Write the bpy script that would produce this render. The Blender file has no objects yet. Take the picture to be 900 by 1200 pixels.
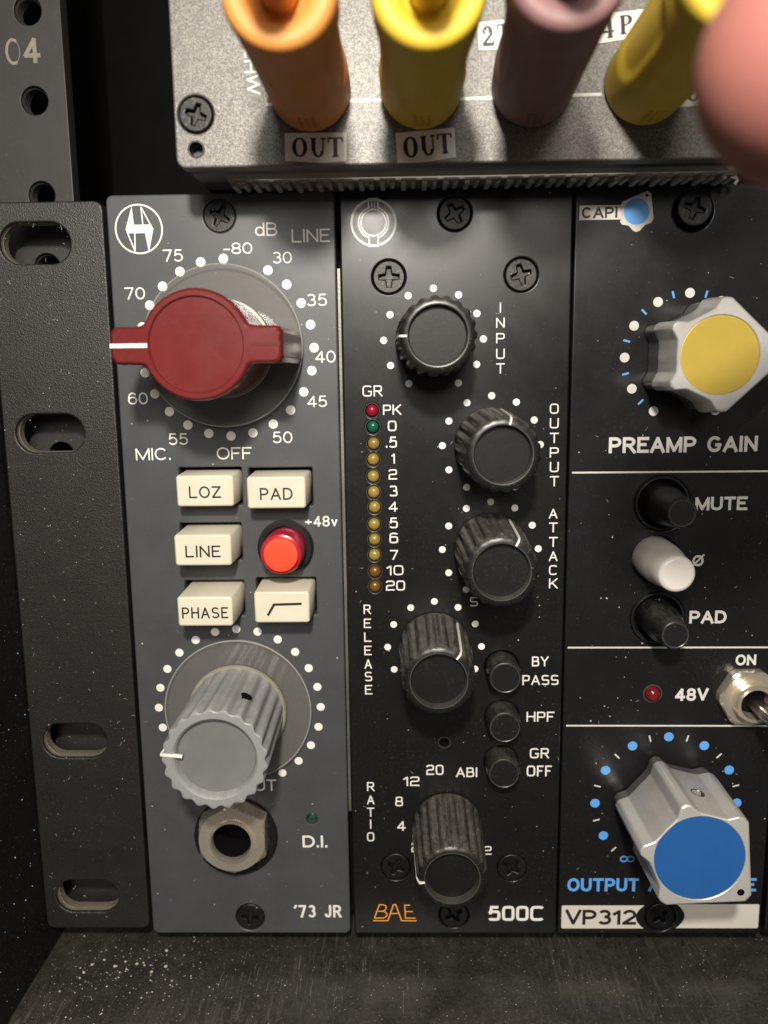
import bpy, bmesh, math, random
from math import sin, cos, pi, radians, hypot, atan2
from mathutils import Matrix, Vector

random.seed(7)
S = bpy.context.scene
COL = S.collection
MM = 0.001

# ------------------------------------------------------------------ camera
# panel coordinates in mm: X right, Y down from the top edge of the modules, h towards the viewer
ROT = ((0.99974, 0.012896, 0.018812), (-0.009584, 0.985977, -0.166607), (-0.020697, 0.166384, 0.985844))
CAM = (47.7414, 28.8430, -141.9305)
FOC = 978.943


def to_b(X, Y, h):
    return Vector((X * MM, -h * MM, -Y * MM))


cam_d = bpy.data.cameras.new('camera')
cam = bpy.data.objects.new('camera', cam_d)
COL.objects.link(cam)


def conv(v):
    return Vector((v[0], v[2], -v[1]))


right, down, fwd = conv(ROT[0]), conv(ROT[1]), conv(ROT[2])
mat = Matrix.Identity(4)
for i in range(3):
    mat[i][0] = right[i]
    mat[i][1] = -down[i]
    mat[i][2] = -fwd[i]
cpos = to_b(CAM[0], CAM[1], -CAM[2])
mat.translation = cpos
cam.matrix_world = mat
cam_d.sensor_width = 36
cam_d.sensor_fit = 'AUTO'
cam_d.lens = FOC / 1200 * 36
cam_d.clip_start = 0.005
cam_d.clip_end = 20
cam_d.dof.use_dof = True
cam_d.dof.focus_distance = 0.138
cam_d.dof.aperture_fstop = 18
S.camera = cam

# ------------------------------------------------------------------ light
S.view_settings.view_transform = 'Standard'
S.view_settings.look = 'None'
S.view_settings.exposure = 0.14
S.view_settings.gamma = 1
try:
    S.view_settings.use_curve_mapping = False
except Exception:
    pass
w = bpy.data.worlds.new('World')
S.world = w
w.use_nodes = True
bg = w.node_tree.nodes['Background']
bg.inputs[0].default_value = (1.0, 0.93, 0.85, 1)
bg.inputs[1].default_value = 0.085


def area(name, X, Y, h, tx, ty, th, size, power, col):
    l = bpy.data.lights.new(name, 'AREA')
    l.shape = 'DISK'
    l.size = size * MM
    l.energy = power
    l.color = col
    o = bpy.data.objects.new(name, l)
    COL.objects.link(o)
    p = to_b(X, Y, h)
    o.location = p
    o.rotation_euler = (to_b(tx, ty, th) - p).to_track_quat('-Z', 'Y').to_euler()
    return o


WARM = (1.0, 0.94, 0.85)
area('desk_lamp', 44, -56, 205, 50, 66, 0, 15, .58, WARM)
area('room_lamp', 62, -160, 640, 50, 60, 0, 170, 1.75, WARM)


# ------------------------------------------------------------------ helpers
def at(px, py, h=0.0):
    """photograph pixel -> (X, Y) on the plane h mm in front of the panels"""
    u, v = (px - 450) / FOC, (py - 600) / FOC
    d = [ROT[0][i] * u + ROT[1][i] * v + ROT[2][i] for i in range(3)]
    t = (-h - CAM[2]) / d[2]
    return CAM[0] + t * d[0], CAM[1] + t * d[1]


ABS = {}


def place(o, pos, parent, rot=0.0):
    COL.objects.link(o)
    if parent is None:
        o.location = to_b(*pos)
    else:
        q = ABS[parent.name]
        o.parent = parent
        o.location = to_b(pos[0] - q[0], pos[1] - q[1], pos[2] - q[2])
    o.rotation_euler = (0, rot, 0)
    ABS[o.name] = pos
    return o


def thing(name, label, cat, pos, group=None):
    o = bpy.data.objects.new(name, None)
    o.empty_display_size = 0.01
    place(o, pos, None)
    o['label'] = label
    o['category'] = cat
    if group:
        o['group'] = group
    return o


class MB:
    """collects faces in local panel mm"""
    def __init__(s):
        s.v, s.f = [], []

    def poly(s, pts):
        n = len(s.v)
        s.v += [tuple(p) for p in pts]
        s.f.append(tuple(range(n, n + len(pts))))

    def rings(s, rings, cap0=True, cap1=True):
        """rings: lists of equally many points"""
        n0 = len(s.v)
        N = len(rings[0])
        for r in rings:
            s.v += [tuple(p) for p in r]
        for k in range(len(rings) - 1):
            a, b = n0 + k * N, n0 + (k + 1) * N
            for i in range(N):
                j = (i + 1) % N
                s.f.append((a + i, a + j, b + j, b + i))
        if cap0:
            s.f.append(tuple(n0 + i for i in range(N)))
        if cap1:
            b = n0 + (len(rings) - 1) * N
            s.f.append(tuple(b + i for i in reversed(range(N))))

    def lathe(s, prof, N=64, cx=0, cy=0, cap0=True, cap1=True):
        """prof: (r or function of angle, h)"""
        R = []
        for r, h in prof:
            R.append([(cx + (r(2 * pi * i / N) if callable(r) else r) * cos(2 * pi * i / N),
                       cy + (r(2 * pi * i / N) if callable(r) else r) * sin(2 * pi * i / N), h) for i in range(N)])
        s.rings(R, cap0, cap1)

    def box(s, x0, y0, h0, x1, y1, h1, ch=0.0, top=None):
        """box with chamfered front edge; top = optional (dx, dy, dx, dy) inset of the front"""
        t = top or (0, 0, 0, 0)

        def rr(x0, y0, x1, y1, h, c):
            return [(x0 + c, y0, h), (x1 - c, y0, h), (x1, y0 + c, h), (x1, y1 - c, h), (x1 - c, y1, h), (x0 + c, y1, h),
                    (x0, y1 - c, h), (x0, y0 + c, h)]
        if ch <= 0:
            a = [(x0, y0), (x1, y0), (x1, y1), (x0, y1)]
            s.rings([[(p[0], p[1], h0) for p in a], [(p[0], p[1], h1) for p in a]])
        else:
            X0, Y0, X1, Y1 = x0 + t[0], y0 + t[1], x1 - t[2], y1 - t[3]
            k = ch
            s.rings([rr(x0, y0, x1, y1, h0, k), rr(X0, Y0, X1, Y1, h1 - k, k),
                     rr(X0 + k * .3, Y0 + k * .3, X1 - k * .3, Y1 - k * .3, h1 - k * .3, k * .9),
                     rr(X0 + k, Y0 + k, X1 - k, Y1 - k, h1, k * .6)])

    def tube(s, pts, r, N=12, caps=True):
        R = []
        P = [Vector(p) for p in pts]
        up = Vector((0.13, 0.2, 0.97))
        for i, p in enumerate(P):
            d = (P[min(i + 1, len(P) - 1)] - P[max(i - 1, 0)]).normalized()
            a = d.cross(up)
            if a.length < 1e-3:
                a = d.cross(Vector((1, 0, 0)))
            a.normalize()
            b = d.cross(a)
            rr = r[i] if isinstance(r, (list, tuple)) else r
            R.append([tuple(p + a * rr * cos(2 * pi * k / N) + b * rr * sin(2 * pi * k / N)) for k in range(N)])
        s.rings(R, caps, caps)

    def ribbon(s, pts, t, h=0.0, closed=False):
        """flat printed stroke with mitred joins"""
        n = len(pts)
        if n < 2:
            return
        if not closed:
            q = [pts[0]]
            for p in pts[1:]:
                if hypot(p[0] - q[-1][0], p[1] - q[-1][1]) > 1e-5:
                    q.append(p)
            pts, n = q, len(q)
            for i in range(1, n - 1):
                a, p, b = pts[i - 1], pts[i], pts[i + 1]
                d1, d2 = (p[0] - a[0], p[1] - a[1]), (b[0] - p[0], b[1] - p[1])
                l1, l2 = hypot(*d1), hypot(*d2)
                if (d1[0] * d2[0] + d1[1] * d2[1]) / (l1 * l2) < -.25:
                    e = t * .32
                    s.ribbon(pts[:i] + [(p[0] + d1[0] / l1 * e, p[1] + d1[1] / l1 * e)], t, h)
                    s.ribbon([(p[0] - d2[0] / l2 * e, p[1] - d2[1] / l2 * e)] + pts[i + 1:], t, h + .0012)
                    return
        L, Rr = [], []
        for i in range(n):
            p = pts[i]
            if closed:
                a, b = pts[i - 1], pts[(i + 1) % n]
            else:
                a, b = pts[max(i - 1, 0)], pts[min(i + 1, n - 1)]
            d1 = (p[0] - a[0], p[1] - a[1])
            d2 = (b[0] - p[0], b[1] - p[1])
            l1, l2 = hypot(*d1), hypot(*d2)
            if l1 < 1e-9:
                d1, l1 = d2, l2
            if l2 < 1e-9:
                d2, l2 = d1, l1
            n1 = (-d1[1] / l1, d1[0] / l1)
            n2 = (-d2[1] / l2, d2[0] / l2)
            m = (n1[0] + n2[0], n1[1] + n2[1])
            ml = hypot(*m) or 1e-9
            m = (m[0] / ml, m[1] / ml)
            c = max(m[0] * n1[0] + m[1] * n1[1], 0.72)
            k = t / 2 / c
            L.append((p[0] + m[0] * k, p[1] + m[1] * k, h))
            Rr.append((p[0] - m[0] * k, p[1] - m[1] * k, h))
        up = lambda P: [(p[0], p[1], p[2] + .0025 * i / n) for i, p in enumerate(P)]
        n0 = len(s.v)
        s.v += up(L) + up(Rr)
        for i in range(n if closed else n - 1):
            j = (i + 1) % n
            s.f.append((n0 + i, n0 + j, n0 + n + j, n0 + n + i))

    def disc(s, x, y, r, h=0.0, N=20):
        s.poly([(x + r * cos(2 * pi * i / N), y + r * sin(2 * pi * i / N), h) for i in range(N)])

    def mesh(s, name, sharp=32, flat=False):
        me = bpy.data.meshes.new(name)
        me.from_pydata([tuple(to_b(*p)) for p in s.v], [], s.f)
        bm = bmesh.new()
        bm.from_mesh(me)
        if flat:
            for f in bm.faces:
                f.normal_update()
                if f.normal.y > 0:
                    f.normal_flip()
        else:
            bmesh.ops.recalc_face_normals(bm, faces=bm.faces)
            lim = radians(sharp)
            for f in bm.faces:
                f.smooth = abs(f.normal.y) < .9995
            for e in bm.edges:
                if len(e.link_faces) == 2 and e.calc_face_angle(0) > lim:
                    e.smooth = False
        bm.to_mesh(me)
        bm.free()
        return me

    def build(s, name, m, parent=None, pos=(0, 0, 0), rot=0.0, sharp=32, flat=False, label=None):
        me = s.mesh(name, sharp, flat)
        me.materials.append(m)
        o = bpy.data.objects.new(name, me)
        place(o, pos, parent, rot)
        if label:
            o['label'] = label
        return o


def struct(o):
    o['kind'] = 'structure'
    return o


def stuff(o, label=None):
    o['kind'] = 'stuff'
    if label:
        o['label'] = label
    return o


def again(src, parent, pos, rot=0.0, label=None):
    """a copy of a part with its sub-parts"""
    o = src.copy()
    for k in ('label',):
        if k in o:
            del o[k]
    place(o, pos, parent, rot)
    if label:
        o['label'] = label
    for c in [c for c in bpy.data.objects if c.parent == src]:
        d = c.copy()
        COL.objects.link(d)
        d.parent = o
    return o


def plate(name, outer, holes, h1, thick, bev, m, parent, pos):
    """flat plate with holes, front face at h1, edges eased by bev; outlines in absolute panel mm"""
    from mathutils.geometry import delaunay_2d_cdt

    def area2(p):
        return sum(p[i - 1][0] * p[i][1] - p[i][0] * p[i - 1][1] for i in range(len(p)))

    def offset(P, d):
        Q = []
        n = len(P)
        for i in range(n):
            p0, p1, p2 = P[i - 1], P[i], P[(i + 1) % n]
            e1 = Vector((p1[0] - p0[0], p1[1] - p0[1])).normalized()
            e2 = Vector((p2[0] - p1[0], p2[1] - p1[1])).normalized()
            n1, n2 = Vector((-e1.y, e1.x)), Vector((-e2.y, e2.x))
            b_ = (n1 + n2).normalized()
            k = d / max(.5, b_.dot(n1))
            Q.append((p1[0] + b_.x * k, p1[1] + b_.y * k))
        return Q
    loops = []
    for k, pts in enumerate([outer] + holes):
        pts = [(p[0] - pos[0], p[1] - pos[1]) for p in pts]
        if (area2(pts) > 0) != (k == 0):
            pts = pts[::-1]
        loops.append(pts)
    hh = h1 - pos[2]
    mb = MB()
    front = []
    for P in loops:
        F = offset(P, bev)
        front.append(F)
        mb.rings([[(x, y, hh) for x, y in F], [(x, y, hh - bev * .12) for x, y in offset(P, bev * .55)], [(x, y, hh - bev * .4) for x, y in offset(P, bev * .16)],
                  [(x, y, hh - bev) for x, y in P], [(x, y, hh - thick) for x, y in P]], False, False)
    V, E_ = [], []
    for F in front:
        n0 = len(V)
        V += [Vector(p) for p in F]
        E_ += [(n0 + i, n0 + (i + 1) % len(F)) for i in range(len(F))]
    vo, eo, fo, *_ = delaunay_2d_cdt(V, E_, [], 0, 1e-7)

    def inside(x, y, P):
        c = False
        for i in range(len(P)):
            x0, y0 = P[i - 1]
            x1, y1 = P[i]
            if (y0 > y) != (y1 > y) and x < (x1 - x0) * (y - y0) / (y1 - y0) + x0:
                c = not c
        return c
    n0 = len(mb.v)
    mb.v += [(v.x, v.y, hh) for v in vo]
    for f in fo:
        cx = sum(vo[i].x for i in f) / len(f)
        cy = sum(vo[i].y for i in f) / len(f)
        if inside(cx, cy, front[0]) and not any(inside(cx, cy, q) for q in front[1:]):
            mb.f.append(tuple(i + n0 for i in f))
    me = bpy.data.meshes.new(name)
    me.from_pydata([tuple(to_b(*p)) for p in mb.v], [], mb.f)
    bm = bmesh.new()
    bm.from_mesh(me)
    bmesh.ops.remove_doubles(bm, verts=bm.verts, dist=2e-7)
    bmesh.ops.recalc_face_normals(bm, faces=bm.faces)
    n_front = sum(f.normal.y for f in bm.faces if abs(f.normal.y) > .999)
    if n_front > 0:
        bmesh.ops.reverse_faces(bm, faces=bm.faces)
    for f in bm.faces:
        f.smooth = abs(f.normal.y) < .999
    for e in bm.edges:
        if len(e.link_faces) == 2 and e.calc_face_angle(0) > radians(50):
            e.smooth = False
    bm.to_mesh(me)
    bm.free()
    me.materials.append(m)
    o = bpy.data.objects.new(name, me)
    place(o, pos, parent)
    return o


def circ(x, y, r, N=32):
    return [(x + r * cos(2 * pi * i / N), y + r * sin(2 * pi * i / N)) for i in range(N)]


def rrect(x0, y0, x1, y1, r, n=5):
    P = []
    for cx, cy, a in ((x1 - r, y1 - r, 0), (x0 + r, y1 - r, 90), (x0 + r, y0 + r, 180), (x1 - r, y0 + r, 270)):
        for i in range(n + 1):
            t = radians(a + 90 * i / n)
            P.append((cx + r * cos(t), cy + r * sin(t)))
    return P


# ------------------------------------------------------------------ materials
def nm(name):
    m = bpy.data.materials.new(name)
    m.use_nodes = True
    nt = m.node_tree
    b = nt.nodes['Principled BSDF']
    return m, nt, b


def N_(nt, kind, **kw):
    n = nt.nodes.new(kind)
    for k, v in kw.items():
        setattr(n, k, v)
    return n


def coords(nt, scale=1000):
    g = N_(nt, 'ShaderNodeNewGeometry')
    v = N_(nt, 'ShaderNodeVectorMath', operation='SCALE')
    v.inputs['Scale'].default_value = scale
    nt.links.new(g.outputs['Position'], v.inputs[0])
    return v.outputs[0]


def noise(nt, co, scale, detail=3, rough=.6, dist=0):
    n = N_(nt, 'ShaderNodeTexNoise')
    nt.links.new(co, n.inputs['Vector'])
    n.inputs['Scale'].default_value = scale
    n.inputs['Detail'].default_value = detail
    n.inputs['Roughness'].default_value = rough
    n.inputs['Distortion'].default_value = dist
    return n.outputs['Fac']


def ramp(nt, f, p0, p1, c0=(0, 0, 0, 1), c1=(1, 1, 1, 1)):
    r = N_(nt, 'ShaderNodeValToRGB')
    r.color_ramp.elements[0].position = p0
    r.color_ramp.elements[1].position = p1
    r.color_ramp.elements[0].color = c0
    r.color_ramp.elements[1].color = c1
    nt.links.new(f, r.inputs[0])
    return r.outputs[0]


def mixc(nt, f, a, b):
    m = N_(nt, 'ShaderNodeMix', data_type='RGBA')
    if isinstance(f, float):
        m.inputs[0].default_value = f
    else:
        nt.links.new(f, m.inputs[0])
    for k, q in ((6, a), (7, b)):
        if isinstance(q, tuple):
            m.inputs[k].default_value = (*q[:3], 1)
        else:
            nt.links.new(q, m.inputs[k])
    return m.outputs[2]


def bump(nt, b, h, strength, dist):
    n = N_(nt, 'ShaderNodeBump')
    n.inputs['Strength'].default_value = strength
    n.inputs['Distance'].default_value = dist * MM
    nt.links.new(h, n.inputs['Height'])
    nt.links.new(n.outputs[0], b.inputs['Normal'])
    return n


def math_(nt, op, a, b=None):
    n = N_(nt, 'ShaderNodeMath', operation=op)
    for i, q in enumerate((a, b)):
        if q is None:
            continue
        if isinstance(q, (int, float)):
            n.inputs[i].default_value = q
        else:
            nt.links.new(q, n.inputs[i])
    return n.outputs[0]


def paint(name, col, rough, spec=.5, var=.12, bscale=2.0, bstr=.15, bdist=.05, metal=0.0, dust=0.0, coat=0.0, dustcol=(.45, .42, .36)):
    """satin surface with faint tone variation, smudges in the gloss, fine relief and lint"""
    m, nt, b = nm(name)
    co = coords(nt)
    n1 = noise(nt, co, .11, 4, .65)
    dark = tuple(c * (1 - var) for c in col)
    lite = tuple(min(1, c * (1 + var)) for c in col)
    c = mixc(nt, ramp(nt, n1, .3, .7), dark, lite)
    if dust > 0:
        n2 = noise(nt, co, 1.7, 5, .75)
        n3 = noise(nt, co, .08, 3, .6)
        f = math_(nt, 'MULTIPLY', ramp(nt, n2, .56, .74), ramp(nt, n3, .35, .7))
        c = mixc(nt, math_(nt, 'MULTIPLY', f, dust), c, dustcol)
    nt.links.new(c, b.inputs['Base Color'])
    n4 = noise(nt, co, .25, 4, .6)
    mr = N_(nt, 'ShaderNodeMapRange')
    nt.links.new(n4, mr.inputs[0])
    mr.inputs[1].default_value = .3
    mr.inputs[2].default_value = .7
    mr.inputs[3].default_value = max(.03, rough - .025)
    mr.inputs[4].default_value = rough + .035
    nt.links.new(mr.outputs[0], b.inputs['Roughness'])
    b.inputs['Metallic'].default_value = metal
    b.inputs['Specular IOR Level'].default_value = spec
    b.inputs['Coat Weight'].default_value = coat
    if bstr > 0:
        bump(nt, b, noise(nt, co, bscale, 2, .5), bstr, bdist)
    return m


def dusty(name, col, rough, amount=1.0, dustcol=(.36, .33, .27), streak=None, lo=.42, hi=.62):
    """moulded plastic whose upward faces have caught dust"""
    m, nt, b = nm(name)
    co = coords(nt)
    sv = N_(nt, 'ShaderNodeVectorMath', operation='MULTIPLY')
    sv.inputs[1].default_value = (1, .45, 1)
    nt.links.new(co, sv.inputs[0])
    n1 = noise(nt, sv.outputs[0], .8, 5, .65)
    n2 = noise(nt, co, 6.0, 3, .7)
    g = N_(nt, 'ShaderNodeNewGeometry')
    sx = N_(nt, 'ShaderNodeSeparateXYZ')
    nt.links.new(g.outputs['Normal'], sx.inputs[0])
    up = N_(nt, 'ShaderNodeMapRange')
    nt.links.new(sx.outputs['Z'], up.inputs[0])
    up.inputs[1].default_value = .15
    up.inputs[2].default_value = .95
    f = math_(nt, 'MULTIPLY', ramp(nt, n1, lo, hi), ramp(nt, n2, .35, .65))
    f = math_(nt, 'MULTIPLY', f, up.outputs[0])
    f = math_(nt, 'MULTIPLY', f, amount)
    speck = math_(nt, 'MULTIPLY', ramp(nt, noise(nt, co, 4.0, 2, .5), .7, .76), .5)
    f = math_(nt, 'MAXIMUM', f, speck)
    nt.links.new(mixc(nt, f, col, dustcol), b.inputs['Base Color'])
    r = N_(nt, 'ShaderNodeMapRange')
    nt.links.new(f, r.inputs[0])
    r.inputs[3].default_value = rough
    r.inputs[4].default_value = .85
    nt.links.new(r.outputs[0], b.inputs['Roughness'])
    bump(nt, b, n2, .12, .05)
    return m


def crinkle(name, col, rough, scale, strength, dist, sparkle=0.0, spark_col=(.5, .47, .42), metal=0.0, dust=0.0, thr=(.55, .75)):
    m, nt, b = nm(name)
    co = coords(nt)
    a = noise(nt, co, scale, 4, .7)
    v = N_(nt, 'ShaderNodeTexVoronoi')
    nt.links.new(co, v.inputs['Vector'])
    v.inputs['Scale'].default_value = scale * 1.3
    c = mixc(nt, ramp(nt, noise(nt, co, .15, 3, .6), .3, .7), tuple(q * .85 for q in col), tuple(q * 1.15 for q in col))
    if sparkle > 0:
        vc = N_(nt, 'ShaderNodeSeparateColor')
        nt.links.new(v.outputs['Color'], vc.inputs[0])
        f = math_(nt, 'MULTIPLY', ramp(nt, vc.outputs[0], *thr), sparkle)
        c = mixc(nt, f, c, spark_col)
        nt.links.new(math_(nt, 'MULTIPLY', f, metal), b.inputs['Metallic'])
    if dust > 0:
        f2 = math_(nt, 'MULTIPLY', ramp(nt, noise(nt, co, 1.5, 6, .8), .6, .72), dust)
        c = mixc(nt, f2, c, (.45, .42, .36))
    nt.links.new(c, b.inputs['Base Color'])
    b.inputs['Roughness'].default_value = rough
    hh = math_(nt, 'ADD', a, math_(nt, 'MULTIPLY', v.outputs['Distance'], .5))
    bump(nt, b, hh, strength, dist)
    return m


def clear(name, tint=(.95, .94, .9), alpha=.10):
    """clear acrylic: mostly transmits, glossy by Fresnel, with a pale diffuse haze mixed in to brighten it"""
    m, nt, b = nm(name)
    nt.nodes.remove(b)
    out = nt.nodes['Material Output']
    tr = N_(nt, 'ShaderNodeBsdfTransparent')
    tr.inputs[0].default_value = (*tint, 1)
    gl = N_(nt, 'ShaderNodeBsdfGlossy')
    gl.inputs['Roughness'].default_value = .07
    df = N_(nt, 'ShaderNodeBsdfDiffuse')
    df.inputs[0].default_value = (.62, .6, .54, 1)
    fr = N_(nt, 'ShaderNodeFresnel')
    fr.inputs[0].default_value = 1.65
    m1 = N_(nt, 'ShaderNodeMixShader')
    co = coords(nt)
    hz = math_(nt, 'ADD', math_(nt, 'MULTIPLY', ramp(nt, noise(nt, co, 2.2, 6, .8), .55, .85), .16), alpha)
    nt.links.new(hz, m1.inputs[0])
    nt.links.new(tr.outputs[0], m1.inputs[1])
    nt.links.new(df.outputs[0], m1.inputs[2])
    m2 = N_(nt, 'ShaderNodeMixShader')
    ge = N_(nt, 'ShaderNodeNewGeometry')
    nt.links.new(math_(nt, 'MULTIPLY', fr.outputs[0], math_(nt, 'SUBTRACT', 1.0, ge.outputs['Backfacing'])), m2.inputs[0])
    nt.links.new(m1.outputs[0], m2.inputs[1])
    nt.links.new(gl.outputs[0], m2.inputs[2])
    nt.links.new(m2.outputs[0], out.inputs[0])
    return m


M = {}
M['grey_panel'] = paint('grey panel enamel', (.056, .058, .061), .42, bscale=6, bstr=.12, bdist=.02, dust=.10)
M['black_panel'] = paint('black satin panel', (.0085, .008, .0075), .30, spec=.33, bscale=5, bstr=.10, bdist=.02, dust=.10)
M['black_panel2'] = paint('black matt panel', (.0085, .0082, .0085), .32, spec=.33, bscale=8, bstr=.15, bdist=.02, dust=.10)
M['ink_white'] = paint('white print', (.78, .76, .70), .5, var=.06, bstr=0)
M['ink_grey'] = paint('warm white print', (.62, .60, .56), .5, var=.08, bstr=0)
M['ink_faded'] = paint('worn rail print', (.20, .18, .14), .6, var=.3, bstr=0)
M['ink_blue'] = paint('blue print', (.10, .33, .75), .5, var=.06, bstr=0)
M['ink_orange'] = paint('orange print', (.95, .36, .06), .5, var=.06, bstr=0)
M['ink_black'] = paint('black print', (.012, .011, .010), .5, var=.1, bstr=0)
M['paper'] = paint('label paper', (.84, .80, .74), .7, var=.05, bscale=1.2, bstr=.3, bdist=.08)
M['grey_label'] = paint('grey label print', (.60, .57, .50), .45, var=.05, bstr=0)
M['screw'] = paint('black oxide steel', (.028, .027, .025), .42, var=.3, metal=.8, bscale=3, bstr=.4, bdist=.05, dust=.35)
M['recess_shade'] = paint('painted recess shade', (.004, .004, .004), .8, spec=.08, bstr=0)  # near-black colour paints the shade inside holes and gaps
M['ear'] = crinkle('black crinkle powder coat', (.015, .0138, .0125), .40, 3.8, .55, .11, dust=.25)
M['rail'] = paint('black rail steel', (.026, .0245, .023), .5, var=.12, metal=.2, bscale=3, bstr=.15, bdist=.03, dust=.10)
M['bare_edge'] = paint('bare metal edge', (.30, .27, .21), .5, var=.25, metal=.6, bscale=4, bstr=.5, bdist=.1)
M['patch_face'] = crinkle('sparkling charcoal powder coat', (.085, .080, .074), .42, 6.5, .45, .04, sparkle=.8, spark_col=(.30, .28, .245), metal=.4, thr=(.3, 1.0))
M['black_box'] = paint('black box enamel', (.012, .012, .012), .4, bstr=.1)
M['red'] = paint('red knob plastic', (.135, .0145, .014), .25, var=.08, bscale=3, bstr=.04, bdist=.03, dust=.06)
M['red_dark'] = paint('dark red knob plastic', (.12, .02, .018), .22, var=.08, bstr=.1)
M['clear'] = clear('clear acrylic', (.992, .988, .98), .05)
M['edge_glint'] = clear('painted acrylic edge glint', (.95, .94, .91), .42)  # milkier mix paints the light caught by the skirt edge
M['pale'] = paint('pale nylon', (.26, .24, .18), .35, bstr=0)
M['grey_knob'] = dusty('grey knob plastic', (.255, .26, .26), .40, .6, (.50, .49, .45), lo=.40, hi=.66)
M['grey_cap'] = paint('grey knob cap', (.155, .155, .155), .42, var=.1, bscale=2, bstr=.15, dust=.12)
M['cream'] = paint('cream keycap plastic', (.66, .61, .48), .40, var=.05, bscale=3, bstr=.15, bdist=.03, dust=.05, dustcol=(.3, .26, .2))
M['red_lens'] = paint('red button plastic', (.70, .065, .02), .42, var=.08, bstr=.1)
M['red_lens'].node_tree.nodes['Principled BSDF'].inputs['Subsurface Weight'].default_value = .0
M['magenta'] = paint('translucent crimson rim', (.40, .012, .04), .2, var=.2, bstr=0)
M['nickel'] = paint('nickel plating', (.84, .75, .61), .20, var=.2, metal=.8, bscale=1.5, bstr=.25, bdist=.06)
M['steel'] = paint('bright steel', (.55, .53, .52), .25, var=.1, metal=1.0, bscale=1.2, bstr=.2, bdist=.05)
M['alu'] = paint('matt aluminium', (.66, .64, .61), .36, var=.08, metal=.5, bscale=2.5, bstr=.35, bdist=.05)
M['alu_dark'] = paint('dull aluminium skirt', (.16, .155, .15), .42, var=.12, metal=.5, bscale=2.5, bstr=.3, bdist=.05)
M['yellow_cap'] = paint('yellow anodised insert', (.55, .40, .065), .42, var=.06, bscale=9, bstr=.35, bdist=.02, metal=.35)
M['blue_cap'] = paint('blue anodised insert', (.022, .12, .38), .30, var=.06, bscale=9, bstr=.15, bdist=.02, metal=.2, dust=.05)
M['black_knob'] = dusty('black knob plastic', (.009, .009, .0085), .34, .60, (.42, .39, .32), lo=.25, hi=.75)
M['black_cap'] = paint('black knob cap', (.007, .007, .0068), .42, spec=.28, var=.2, bscale=2, bstr=.2, bdist=.03, dust=.12)
M['black_ring'] = paint('worn rim with painted highlight', (.05, .048, .042), .3, var=.4, bstr=.2, dust=.3)  # paler than the knob: wear plus an edge highlight put into the colour
M['black_button'] = dusty('black button plastic', (.009, .009, .009), .32, .35, (.30, .28, .23), lo=.3, hi=.75)
M['white_button'] = paint('white button plastic', (.86, .80, .74), .35, var=.04, bstr=.1)
M['led_red'] = paint('red led lens', (.25, .006, .022), .25, var=.25, bscale=3, bstr=.3)
M['led_dark_red'] = paint('dark red led lens', (.14, .008, .01), .15, var=.4, bscale=2, bstr=.4)
M['led_green'] = paint('green led lens', (.008, .095, .055), .25, var=.25, bscale=3, bstr=.3)
M['led_yellow'] = paint('yellow led lens', (.27, .19, .035), .3, var=.2, bscale=3, bstr=.3)
M['led_amber'] = paint('amber led lens', (.13, .065, .008), .3, var=.2, bscale=3, bstr=.3)
M['strip'] = paint('grey ribbed plastic', (.30, .285, .26), .45, var=.25, bscale=2, bstr=.4, bdist=.1, dust=.3)
M['gap_metal'] = paint('zinc chassis edge', (.17, .165, .135), .45, var=.25, metal=.6, bscale=3, bstr=.4)
M['case_side'] = paint('black case side plastic', (.009, .0085, .008), .5, spec=.3, var=.3, bscale=2.2, bstr=.5, bdist=.1, dust=.2)
M['case_floor'] = crinkle('scuffed case plastic with painted sheen', (.026, .0245, .0215), .27, 3.2, .35, .06, sparkle=.3, spark_col=(.08, .076, .068), thr=(.3, 1.0), dust=.5)
m_, nt_, b_ = M['case_floor'], M['case_floor'].node_tree, M['case_floor'].node_tree.nodes['Principled BSDF']
src_ = b_.inputs['Base Color'].links[0].from_socket
co_ = coords(nt_)
sv_ = N_(nt_, 'ShaderNodeVectorMath', operation='MULTIPLY')
sv_.inputs[1].default_value = (1, .07, 1)
nt_.links.new(co_, sv_.inputs[0])
st_ = math_(nt_, 'MULTIPLY', ramp(nt_, noise(nt_, sv_.outputs[0], 1.6, 5, .75), .5, .72), ramp(nt_, noise(nt_, co_, .045, 2, .5), .42, .62))  # pale streaks in the colour: dusty scuffs and painted specular reflections
sm_ = ramp(nt_, noise(nt_, co_, .22, 6, .75), .45, .8)
f_ = math_(nt_, 'MULTIPLY', math_(nt_, 'MAXIMUM', st_, math_(nt_, 'MULTIPLY', sm_, .45)), .42)
nt_.links.new(mixc(nt_, f_, src_, (.22, .205, .17)), b_.inputs['Base Color'])
M['case'] = paint('black case plastic', (.034, .032, .028), .42, var=.3, bscale=2.2, bstr=.7, bdist=.15, dust=.55, dustcol=(.30, .28, .23))
M['dust'] = paint('dust', (.48, .45, .39), .9, var=.2, bstr=0)


def rubber(name, col, sss=.15):
    m = paint(name, col, .58, var=.05, bscale=1.5, bstr=.1, bdist=.05)
    b = m.node_tree.nodes['Principled BSDF']
    b.inputs['Subsurface Weight'].default_value = sss
    b.inputs['Subsurface Radius'].default_value = (1, .5, .2)
    b.inputs['Subsurface Scale'].default_value = .0015
    return m


M['orange_boot'] = rubber('orange boot rubber', (.66, .27, .06))
M['yellow_boot'] = rubber('yellow boot rubber', (.66, .46, .04))
M['mauve_boot'] = rubber('mauve boot rubber', (.235, .125, .125))
M['pink_boot'] = rubber('pink boot rubber', (.34, .125, .105))
M['cable'] = paint('black cable jacket', (.02, .02, .02), .5, bstr=.1)


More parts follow.
